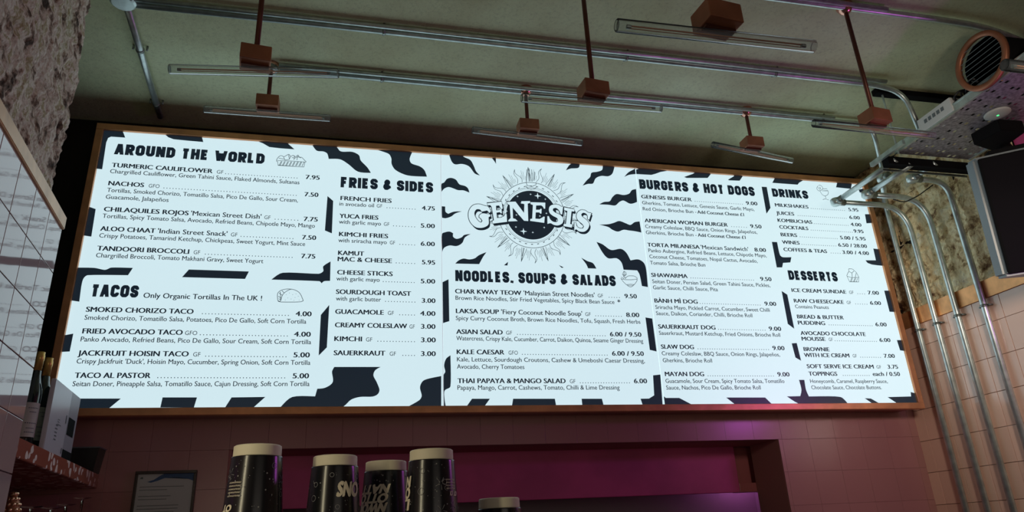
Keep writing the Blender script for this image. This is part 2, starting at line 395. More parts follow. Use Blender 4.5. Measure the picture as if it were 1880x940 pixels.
for k, (a, b_) in enumerate(((fw - .006, s1 - .0012), (s1 + .0012, s2 - .0012), (s2 + .0012, BW - fw + .006))):
    bm = B(); box(bm, (a, YP, BH0 + fw - .006), (b_, YP + .008, BH1 - fw + .006)); panels.append(obj('light_panel', bm, M['panel'], mb))

# ---- flat print: text, flames, drawings
class Acc:
    def __init__(s): s.v = []; s.f = []
    def poly(s, pts, lay=0):
        y = YP - .0006 - lay * .0005; b0 = len(s.v)
        s.v += [(p[0], y, p[1]) for p in pts]
        for t in tessellate_polygon([[Vector((p[0], p[1], 0)) for p in pts]]): s.f.append(tuple(b0 + i for i in t))
    def stroke(s, pts, w, lay=0, closed=False):
        y = YP - .0006 - lay * .0005; n = len(pts); b0 = len(s.v)
        for i in range(n):
            a = pts[(i - 1) % n] if closed or i > 0 else pts[i]; c = pts[(i + 1) % n] if closed or i < n - 1 else pts[i]
            dx, dz = c[0] - a[0], c[1] - a[1]; L = math.hypot(dx, dz) or 1; mt = 1
            if (closed or 0 < i < n - 1):
                e1 = (pts[i][0] - a[0], pts[i][1] - a[1]); h1 = math.hypot(*e1) or 1; mt = min(1.7, 1 / max(.3, abs(e1[0] * dx + e1[1] * dz) / h1 / L))
            nx, nz = -dz / L * w / 2 * mt, dx / L * w / 2 * mt
            s.v += [(pts[i][0] + nx, y, pts[i][1] + nz), (pts[i][0] - nx, y, pts[i][1] - nz)]
        for i in range(n if closed else n - 1):
            j = (i + 1) % n; s.f.append((b0 + 2 * i, b0 + 2 * i + 1, b0 + 2 * j + 1, b0 + 2 * j))
    def build(s, name, m, parent, label=None):
        if not s.v: return
        o = raw(name, s.v, s.f, m, parent)
        if label: o['label'] = label
        return o
GL = {}
def glyphs(txt, res=3):
    """flat triangles of a string set in Blender's own font, unit size"""
    if (txt, res) in GL: return GL[(txt, res)]
    cu = bpy.data.curves.new('tmp', 'FONT'); cu.body = txt; cu.resolution_u = res; cu.size = 1
    o = bpy.data.objects.new('tmp', cu); COL.objects.link(o)
    me = bpy.data.meshes.new_from_object(o)
    vs = [(v.co.x, v.co.y) for v in me.vertices]; fs = [tuple(p.vertices) for p in me.polygons]
    bpy.data.objects.remove(o); bpy.data.meshes.remove(me); bpy.data.curves.remove(cu)
    GL[(txt, res)] = (vs, fs); return GL[(txt, res)]
CAPH = .687
def put_text(acc, txt, X0, X1, Z, cap, bold=0.0):
    vs, fs = glyphs(txt)
    if not vs: return
    mn = min(v[0] for v in vs); mx = max(v[0] for v in vs); sx = (X1 - X0 - 2 * bold) / (mx - mn); sz = (cap - 2 * bold * .8) / CAPH
    sh = [(0, 0)] if bold == 0 else ([(bold, bold * .8), (-bold, bold * .8), (bold, -bold * .8), (-bold, -bold * .8), (0, 0)] if bold > .002 else [(bold, 0), (-bold, 0), (0, 0)])
    for k, (dx, dz) in enumerate(sh):
        b0 = len(acc.v)
        for x, z in vs: acc.v.append((X0 + bold + dx + (x - mn) * sx, YP - .0006 - k * .00002, Z + bold * .8 * (1 if bold > .002 else 0) + dz + z * sz))
        acc.f += [tuple(b0 + i for i in f) for f in fs]
def xat(px, Z, guess_y):
    """board X whose picture column is px at board height Z"""
    y = guess_y
    for _ in range(4):
        X, z = pb(px, y)
        y = proj((X, YP, Z))[1]
    return pb(px, y)[0]
STY = {'h': (0, 0), 'n': (.0235, .0013), 'd': (.0205, .0003), 'g': (.0180, 0), 'p': (.0235, .0012), 's': (.0235, .0006), 'b': (.0205, .0009)}
BL = dict(A=(1.08, [[(-.02, -.1), (.42, 1.1)], [(1.02, -.1), (.58, 1.1)], [(.2, .26), (.8, .26)]]), B=(1, [[(.78, .53), (1, .62), (1, .88), (.78, 1), (0, 1), (0, 0), (.78, 0), (1, .12), (1, .43), (.78, .53), (0, .53)]]),
 C=(1, [[(1, .70), (1, .86), (.76, 1), (.24, 1), (0, .86), (0, .14), (.24, 0), (.76, 0), (1, .14), (1, .30)]]), D=(1, [[(0, -.1), (0, 1.1)], [(0, 1), (.68, 1), (1, .82), (1, .18), (.68, 0), (0, 0)]]),
 E=(.85, [[(1.05, 1), (0, 1), (0, 0), (1.05, 0)], [(0, .52), (.9, .52)]]), F=(.85, [[(1.05, 1), (0, 1), (0, -.1)], [(0, .48), (.9, .48)]]), G=(1, [[(1, .72), (1, .86), (.76, 1), (.24, 1), (0, .86), (0, .14), (.24, 0), (.76, 0), (1, .14), (1, .46), (.5, .46)]]),
 H=(1, [[(0, -.1), (0, 1.1)], [(1, -.1), (1, 1.1)], [(0, .52), (1, .52)]]), I=(0, [[(0, -.1), (0, 1.1)]]), K=(1, [[(0, -.1), (0, 1.1)], [(1, 1.08), (.12, .46)], [(.38, .62), (1.05, -.08)]]), L=(.8, [[(0, 1.1), (0, 0), (1.05, 0)]]),
 N=(1.05, [[(0, -.1), (0, 1.1)], [(1, -.1), (1, 1.1)], [(.02, 1.1), (.98, -.1)]]), O=(1.05, [[(0, .5), (0, .14), (.24, 0), (.76, 0), (1, .14), (1, .86), (.76, 1), (.24, 1), (0, .86), (0, .45)]]), P=(1, [[(0, -.1), (0, 1), (.78, 1), (1, .88), (1, .56), (.78, .42), (0, .42)]]),
 R=(1, [[(0, -.1), (0, 1), (.78, 1), (1, .88), (1, .58), (.78, .45), (0, .45)], [(.5, .45), (1.02, -.1)]]), S=(.95, [[(1, .72), (1, .87), (.76, 1), (.24, 1), (0, .87), (0, .68), (.18, .56), (.82, .44), (1, .32), (1, .13), (.76, 0), (.24, 0), (0, .13), (0, .28)]]),
 T=(.95, [[(-.1, 1), (1.1, 1)], [(.5, -.1), (.5, 1)]]), U=(1, [[(0, 1.1), (0, .14), (.24, 0), (.76, 0), (1, .14), (1, 1.1)]]), W=(1.8, [[(0, 1.1), (.25, -.1)], [(.25, -.1), (.5, .85)], [(.5, .85), (.75, -.1)], [(.75, -.1), (1, 1.1)]]))
BL['&'] = (1.15, [[(1.02, 0), (.22, .68), (.22, .86), (.38, 1), (.58, 1), (.74, .88), (.70, .70), (.06, .38), (0, .18), (.18, 0), (.48, 0), (.98, .42)]]); BL[','] = (.1, [[(.9, .10), (0, -.22)]])
def block_text(acc, txt, X0, X1, Z, cap):
    """heavy condensed block capitals: every stroke a bar, every bend a round joint"""
    th, gap, lw = .29, .085, .38     # stroke, gap and letter width as shares of the letter height before squeezing
    tot = 0
    for ch in txt: tot += .38 if ch == ' ' else BL[ch][0] * lw + th + gap
    k = (X1 - X0) / (tot - gap); x = X0; sq = cap / k; t_ = k * th; b0 = len(acc.v)
    for ch in txt:
        if ch == ' ': x += .38 * k; continue
        w_, st = BL[ch]; w_ = w_ * lw * k
        for pl in st:
            q = []
            for u, v in pl: q.append((x + t_ / 2 + u * w_, Z + t_ / 2 + v * (k - t_) if (0 <= v <= 1 or ch == ',') else (Z + k * 1.1 if v > 1 else Z - k * .1)))
            b1 = len(acc.v)
            for a, b_ in zip(q, q[1:]): acc.stroke([a, b_], t_)
            if ch != ',': acc.v[b1:] = [(a, b_, min(max(c, Z), Z + k)) for a, b_, c in acc.v[b1:]]
            for a0, a, a2 in zip(q, q[1:], q[2:]):
                if (abs(a0[0] - a[0]) < 1e-6 and abs(a2[1] - a[1]) < 1e-6) or (abs(a0[1] - a[1]) < 1e-6 and abs(a2[0] - a[0]) < 1e-6):
                    h_ = t_ / 2; acc.poly([(a[0] - h_, a[1] - h_), (a[0] + h_, a[1] - h_), (a[0] + h_, a[1] + h_), (a[0] - h_, a[1] + h_)]); continue
                acc.poly([(a[0] + t_ / 2 * math.cos(i * PI / 6), a[1] + t_ / 2 * math.sin(i * PI / 6)) for i in range(12)])
        x += w_ + t_ + gap * k
    acc.v[b0:] = [(a, b_, Z + (c - Z) * sq) for a, b_, c in acc.v[b0:]]
def section(panel, label, ox, oy, sc, head, lines, ksz=1.0):
    acc = Acc()
    if head:
        txt, x0, x1, yb, cp = head
        X0, Z = pb(ox + x0 / sc, oy + yb / sc); X1 = xat(ox + x1 / sc, Z, oy + yb / sc)
        zt = pb(ox + x0 / sc, oy + (yb - cp) / sc)[1]
        block_text(acc, txt, X0, X1, Z, zt - Z); o = acc.build('heading', M['print_'], panel, 'black heading reading ' + txt); acc = Acc()
    for ln in lines:
        acc = Acc()
        yb = ln[0]; its = ln[1:]
        X0, Z = pb(ox + its[0][1] / sc, oy + yb / sc)
        for txt, a, b_, st in its:
            xa = xat(ox + a / sc, Z, oy + yb / sc); xb = xat(ox + b_ / sc, Z, oy + yb / sc)
            if st == '.':
                n = max(2, int((xb - xa) / .0125)); w = .0018
                for i in range(n + 1):
                    c = xa + (xb - xa) * i / n; acc.poly([(c - w, Z), (c + w, Z), (c + w, Z + 2 * w), (c - w, Z + 2 * w)])
            else:
                cap, bo = STY[st]; put_text(acc, txt, xa, xb, Z, cap * ksz, bo)
        acc.build('menu_line', M['print_'], panel)

p0, p1, p2 = panels
G_, N_, D_ = 'g', 'n', 'd'
section(p0, 'dishes and prices of the first menu list, top left', 140, 220, 3.356, ('AROUND THE WORLD', 232, 1158, 212, 66), [
 (291, ('TURMERIC CAULIFLOWER', 216, 840, N_), ('GF', 865, 905, G_), ('', 920, 1360, '.'), ('7.95', 1412, 1500, 'p')),
 (328, ('Chargrilled Cauliflower, Green Tahini Sauce, Flaked Almonds, Sultanas', 207, 1375, D_)),
 (403, ('NACHOS', 196, 417, N_), ('GFO', 445, 512, G_), ('', 540, 1355, '.'), ('7.50', 1405, 1492, 'p')),
 (444, ('Tortillas, Smoked Chorizo, Tomatillo Salsa, Pico De Gallo, Sour Cream,', 188, 1365, D_)),
 (486, ('Guacamole, Jalapeños', 180, 568, D_)),
 (563, ('CHILAQUILES ROJOS', 168, 692, N_), ("'Mexican Street Dish'", 705, 1140, 's'), ('GF', 1158, 1196, G_), ('', 1225, 1365, '.'), ('7.75', 1400, 1488, 'p')),
 (604, ('Tortillas, Spicy Tomato Salsa, Avocado, Refried Beans, Chipotle Mayo, Mango', 160, 1470, D_)),
 (683, ('ALOO CHAAT', 146, 487, N_), ("'Indian Street Snack'", 500, 930, 's'), ('GF', 952, 992, G_), ('', 1015, 1335, '.'), ('7.50', 1390, 1478, 'p')),
 (725, ('Crispy Potatoes, Tamarind Ketchup, Chickpeas, Sweet Yogurt, Mint Sauce', 140, 1410, D_)),
 (805, ('TANDOORI BROCCOLI', 126, 695, N_), ('GF', 722, 762, G_), ('', 795, 1330, '.'), ('7.75', 1385, 1473, 'p')),
 (847, ('Chargrilled Broccoli, Tomato Makhani Gravy, Sweet Yogurt', 120, 1152, D_))])
section(p0, 'dishes and prices of the tacos list', 90, 480, 3.3566, ('TACOS', 252, 547, 216, 76), [
 (224, ('Only Organic Tortillas In The UK !', 580, 1312, 's')),
 (310, ('SMOKED CHORIZO TACO', 225, 890, N_), ('', 945, 1475, '.'), ('4.00', 1518, 1618, 'p')),
 (359, ('Smoked Chorizo, Tomatillo Salsa, Potatoes, Pico De Gallo, Soft Corn Tortilla', 217, 1585, D_)),
 (444, ('FRIED AVOCADO TACO', 203, 823, N_), ('GFO', 837, 912, G_), ('', 932, 1468, '.'), ('4.00', 1508, 1613, 'p')),
 (493, ('Panko Avocado, Refried Beans, Pico De Gallo, Sour Cream, Soft Corn Tortilla', 193, 1615, D_)),
 (580, ('JACKFRUIT HOISIN TACO', 175, 860, N_), ('GF', 887, 932, G_), ('', 965, 1460, '.'), ('5.00', 1505, 1607, 'p')),
 (629, ("Crispy Jackfruit 'Duck', Hoisin Mayo, Cucumber, Spring Onion, Soft Corn Tortilla", 168, 1610, D_)),
 (718, ('TACO AL PASTOR', 155, 625, N_), ('', 670, 1452, '.'), ('5.00', 1500, 1602, 'p')),
 (769, ('Seitan Doner, Pineapple Salsa, Tomatillo Sauce, Cajun Dressing, Soft Corn Tortilla', 143, 1605, D_))])
section(p0, 'upper part of the fries and sides list', 580, 260, 3.615, ('FRIES & SIDES', 163, 778, 303, 70), [
 (388, ('FRENCH FRIES', 162, 503, N_)),
 (424, ('in avocado oil', 155, 385, D_), ('GF', 403, 440, G_), ('', 472, 658, '.'), ('4.75', 702, 790, 'p')),
 (506, ('YUCA FRIES', 155, 415, N_)),
 (544, ('with garlic mayo', 152, 432, D_), ('GF', 450, 487, G_), ('', 515, 655, '.'), ('5.00', 695, 790, 'p')),
 (627, ('KIMCHI FRIES', 152, 480, N_)),
 (667, ('with sriracha mayo', 148, 470, D_), ('GF', 490, 525, G_), ('', 557, 655, '.'), ('6.00', 695, 790, 'p')),
 (752, ('KAMUT', 146, 320, N_)),
 (793, ('MAC & CHEESE', 143, 505, N_), ('', 533, 655, '.'), ('5.95', 703, 792, 'p')),
 (881, ('CHEESE STICKS', 140, 510, N_)),
 (922, ('with garlic mayo', 135, 423, D_), ('', 447, 652, '.'), ('5.00', 695, 792, 'p'))])
section(p0, 'lower part of the fries and sides list', 570, 500, 3.615, None, [
 (143, ('SOURDOUGH TOAST', 168, 668, N_)),
 (187, ('with garlic butter', 168, 468, D_), ('', 498, 693, '.'), ('3.00', 738, 830, 'p')),
 (275, ('GUACAMOLE', 163, 487, N_), ('GF', 513, 553, G_), ('', 592, 690, '.'), ('4.00', 727, 830, 'p')),
 (364, ('CREAMY COLESLAW', 161, 642, N_), ('GF', 657, 692, G_), ('3.00', 733, 830, 'p')),
 (456, ('KIMCHI', 157, 342, N_), ('GF', 368, 410, G_), ('', 447, 690, '.'), ('3.00', 733, 832, 'p')),
 (550, ('SAUERKRAUT', 153, 497, N_), ('GF', 525, 567, G_), ('', 613, 690, '.'), ('3.00', 733, 832, 'p'))])
section(p1, 'dishes and prices of the noodles, soups and salads list', 810, 480, 3.356, ('NOODLES, SOUPS & SALADS', 87, 1078, 121, 68), [
 (196, ('CHAR KWAY TEOW', 85, 495, N_), ("'Malaysian Street Noodles'", 508, 947, 's'), ('GF', 965, 998, G_), ('', 1035, 1098, '.'), ('9.50', 1130, 1207, 'p')),
 (236, ('Brown Rice Noodles, Stir Fried Vegetables, Spicy Black Bean Sauce', 88, 1068, D_), ('*', 1086, 1106, 'n')),
 (318, ('LAKSA SOUP', 90, 357, N_), ("'Fiery Coconut Noodle Soup'", 370, 870, 's'), ('GF', 888, 922, G_), ('', 952, 1110, '.'), ('8.00', 1140, 1222, 'p')),
 (361, ('Spicy Curry Coconut Broth, Brown Rice Noodles, Tofu, Squash, Fresh Herbs', 90, 1228, D_)),
 (446, ('ASIAN SALAD', 92, 380, N_), ('GF', 400, 437, G_), ('', 470, 1010, '.'), ('6.00 / 9.50', 1040, 1235, 'p')),
 (486, ('Watercress, Crispy Kale, Cucumber, Carrot, Daikon, Quinoa, Sesame Ginger Dressing', 93, 1245, D_)),
 (571, ('KALE CAESAR', 95, 390, N_), ('GFO', 415, 473, G_), ('', 500, 1023, '.'), ('6.00 / 9.50', 1053, 1250, 'p')),
 (616, ('Kale, Lettuce, Sourdough Croutons, Cashew & Umeboshi Caesar Dressing,', 97, 1255, D_)),
 (661, ('Avocado, Cherry Tomatoes', 97, 513, D_)),
 (750, ('THAI PAPAYA & MANGO SALAD', 100, 768, N_), ('GF', 793, 828, G_), ('', 857, 1160, '.'), ('6.00', 1188, 1270, 'p')),
 (791, ('Papaya, Mango, Carrot, Cashews, Tomato, Chilli & Lime Dressing', 100, 1100, D_))])
section(p2, 'upper part of the burgers and hot dogs list', 1160, 300, 3.918, ('BURGERS & HOT DOGS', 57, 888, 182, 68), [
 (251, ('GENESIS BURGER', 68, 433, N_), ('', 455, 795, '.'), ('9.00', 822, 905, 'p')),
 (294, ('Gherkins, Tomato, Lettuce, Genesis Sauce, Garlic Mayo,', 75, 882, D_)),
 (338, ('Red Onion, Brioche Bun -', 80, 465, D_), ('Add Coconut Cheese £1', 472, 808, 'b')),
 (423, ('AMERICAN WOMAN BURGER', 92, 692, N_), ('', 718, 825, '.'), ('9.50', 853, 935, 'p')),
 (465, ('Creamy Coleslaw, BBQ Sauce, Onion Rings, Jalapeños,', 97, 903, D_)),
 (508, ('Gherkins, Brioche Bun -', 102, 467, D_), ('Add Coconut Cheese £1', 475, 820, 'b')),
 (598, ('TORTA MILANESA', 112, 490, N_), ("'Mexican Sandwich'", 497, 840, 's'), ('8.00', 883, 967, 'p')),
 (638, ('Panko Aubergine, Refried Beans, Lettuce, Chipotle Mayo,', 120, 970, D_)),
 (682, ('Coconut Cheese, Tomatoes, Nopal Cactus, Avocado,', 127, 905, D_)),
 (727, ('Tomato Salsa, Brioche Bun', 132, 530, D_)),
 (816, ('SHAWARMA', 140, 403, N_), ('', 425, 875, '.'), ('9.50', 925, 1007, 'p')),
 (861, ('Seitan Doner, Persian Salad, Green Tahini Sauce, Pickles,', 148, 997, D_)),
 (905, ('Garlic Sauce, Chilli Sauce, Pita', 153, 620, D_))], .98)
section(p2, 'lower part of the burgers and hot dogs list', 1180, 520, 3.917, None, [
 (139, ('BÀNH MÌ DOG', 85, 397, N_), ('', 413, 845, '.'), ('9.00', 877, 962, 'p')),
 (185, ('Sriracha Mayo, Pickled Carrot, Cucumber, Sweet Chilli', 92, 915, D_)),
 (229, ('Sauce, Daikon, Coriander, Chilli, Brioche Roll', 97, 790, D_)),
 (326, ('SAUERKRAUT DOG', 112, 525, N_), ('', 545, 880, '.'), ('9.00', 908, 998, 'p')),
 (371, ('Sauerkraut, Mustard Ketchup, Fried Onions, Brioche Roll', 118, 990, D_)),
 (471, ('SLAW DOG', 132, 370, N_), ('', 398, 905, '.'), ('9.00', 935, 1022, 'p')),
 (518, ('Creamy Coleslaw, BBQ Sauce, Onion Rings, Jalapeños,', 138, 988, D_)),
 (568, ('Gherkins, Brioche Roll', 145, 500, D_)),
 (668, ('MAYAN DOG', 160, 443, N_), ('', 470, 940, '.'), ('9.00', 970, 1058, 'p')),
 (717, ('Guacamole, Sour Cream, Spicy Tomato Salsa, Tomatillo', 165, 1020, D_)),
 (765, ('Sauce, Nachos, Pico De Gallo, Brioche Roll', 170, 850, D_))], .98)
section(p2, 'drinks and their prices', 1380, 320, 5.221, ('DRINKS', 203, 548, 214, 78), [
 (309, ('MILKSHAKES', 225, 547, N_), ('', 570, 890, '.'), ('5.95', 930, 1025, 'p')),
 (386, ('JUICES', 237, 410, N_), ('', 445, 908, '.'), ('6.00', 938, 1040, 'p')),
 (456, ('KOMBUCHAS', 250, 583, N_), ('', 600, 925, '.'), ('4.00', 950, 1055, 'p')),
 (521, ('COCKTAILS', 267, 545, N_), ('', 570, 965, '.'), ('9.95', 980, 1075, 'p')),
 (593, ('BEERS', 280, 438, N_), ('', 465, 820, '.'), ('5.00 / 5.95', 850, 1095, 'p')),
 (666, ('WINES', 293, 462, N_), ('', 482, 808, '.'), ('6.50 / 28.00', 832, 1108, 'p')),
 (736, ('COFFEES & TEAS', 307, 725, N_), ('', 762, 848, '.'), ('3.00 / 4.00', 872, 1127, 'p'))], .95)
section(p2, 'desserts and their prices', 1420, 480, 3.357, ('DESSERTS', 97, 400, 113, 58), [
 (188, ('ICE CREAM SUNDAE', 113, 450, N_), ('GF', 468, 495, G_), ('', 520, 562, '.'), ('7.00', 583, 652, 'p')),
 (253, ('RAW CHEESECAKE', 127, 435, N_), ('GF', 453, 480, G_), ('', 507, 577, '.'), ('6.00', 597, 665, 'p')),
 (288, ('Contains Peanuts', 135, 342, D_)),
 (351, ('BREAD & BUTTER', 147, 435, N_)),
 (389, ('PUDDING', 152, 320, N_), ('', 343, 608, '.'), ('6.00', 630, 700, 'p')),
 (453, ('AVOCADO CHOCOLATE', 168, 570, N_)),
 (488, ('MOUSSE', 175, 322, N_), ('GF', 342, 367, G_), ('', 380, 635, '.'), ('6.00', 655, 723, 'p')),
 (552, ('BROWNIE', 187, 347, N_)),
 (589, ('WITH ICE CREAM', 190, 470, N_), ('GF', 490, 515, G_), ('', 537, 660, '.'), ('7.00', 682, 750, 'p')),
 (658, ('SOFT SERVE ICE CREAM', 207, 620, N_), ('GF', 637, 665, G_), ('3.75', 705, 770, 'p')),
 (704, ('TOPPINGS', 218, 395, N_), ('', 430, 590, '.'), ('each / 0.50', 613, 782, 'p')),
 (749, ('Honeycomb, Caramel, Raspberry Sauce,', 228, 705, D_)),
 (788, ('Chocolate Sauce, Chocolate Buttons.', 235, 668, D_))], .95)

XMIN, XMAX, ZMIN, ZMAX = fw - .004, BW - fw + .004, BH0 + fw - .004, BH1 - fw + .004
def tob(pts, ox, oy, sc, x0=XMIN, x1=XMAX):
    out = []
    for x, y in pts:
        X, Z = pb(ox + x / sc, oy + y / sc); out.append((min(max(X, x0), x1), min(max(Z, ZMIN), ZMAX)))
    return out
def catmull(p, seg=4, closed=True):
    n = len(p); out = []
    for i in range(n if closed else n - 1):
        a, b_, c, d = (p[(i - 1) % n], p[i], p[(i + 1) % n], p[(i + 2) % n]) if closed else (p[max(i - 1, 0)], p[i], p[i + 1], p[min(i + 2, n - 1)])
        for k in range(seg):
            t = k / seg
            out.append(tuple(.5 * ((2 * b_[j]) + (-a[j] + c[j]) * t + (2 * a[j] - 5 * b_[j] + 4 * c[j] - d[j]) * t * t + (-a[j] + 3 * b_[j] - 3 * c[j] + d[j]) * t ** 3) for j in (0, 1)))
    if not closed: out.append(p[-1])
    return out
def rounded(p):
    """closed outline, curved where the drawn points turn gently, kept sharp at corners and on straight runs"""
    n = len(p); out = []
    def ang(i):
        a, b_, c = p[(i - 1) % n], p[i], p[(i + 1) % n]
        v1 = Vector((b_[0] - a[0], b_[1] - a[1])); v2 = Vector((c[0] - b_[0], c[1] - b_[1]))
        return v1.angle(v2) if v1.length > 1e-6 and v2.length > 1e-6 else 9
    sharp = [ang(i) > 1.05 for i in range(n)]
    for i in range(n):
        b_, c = p[i], p[(i + 1) % n]; out.append(b_)
        L_ = math.hypot(c[0] - b_[0], c[1] - b_[1])
        if (sharp[i] and sharp[(i + 1) % n]) or L_ > .28: continue
        a = b_ if sharp[i] else p[(i - 1) % n]; d = c if sharp[(i + 1) % n] else p[(i + 2) % n]
        for k in range(1, 5):
            t = k / 5
            m1 = [(c[j] - a[j]) / 2 for j in (0, 1)]; m2 = [(d[j] - b_[j]) / 2 for j in (0, 1)]
            for m_ in (m1, m2):
                q = math.hypot(*m_)
                if q > L_: m_[0] *= L_ / q; m_[1] *= L_ / q
            h = (2 * t ** 3 - 3 * t ** 2 + 1, t ** 3 - 2 * t ** 2 + t, -2 * t ** 3 + 3 * t ** 2, t ** 3 - t ** 2)
            out.append(tuple(h[0] * b_[j] + h[1] * m1[j] + h[2] * c[j] + h[3] * m2[j] for j in (0, 1)))
    return out
A1, A2, B1, B2, CC, LL, D1, D2, E1, E2 = (140, 220, 3.356), (90, 480, 3.3566), (580, 260, 3.615), (570, 500, 3.615), (810, 480, 3.356), (800, 270, 3.916), (1160, 300, 3.918), (1180, 520, 3.917), (1380, 320, 5.221), (1420, 480, 3.357)
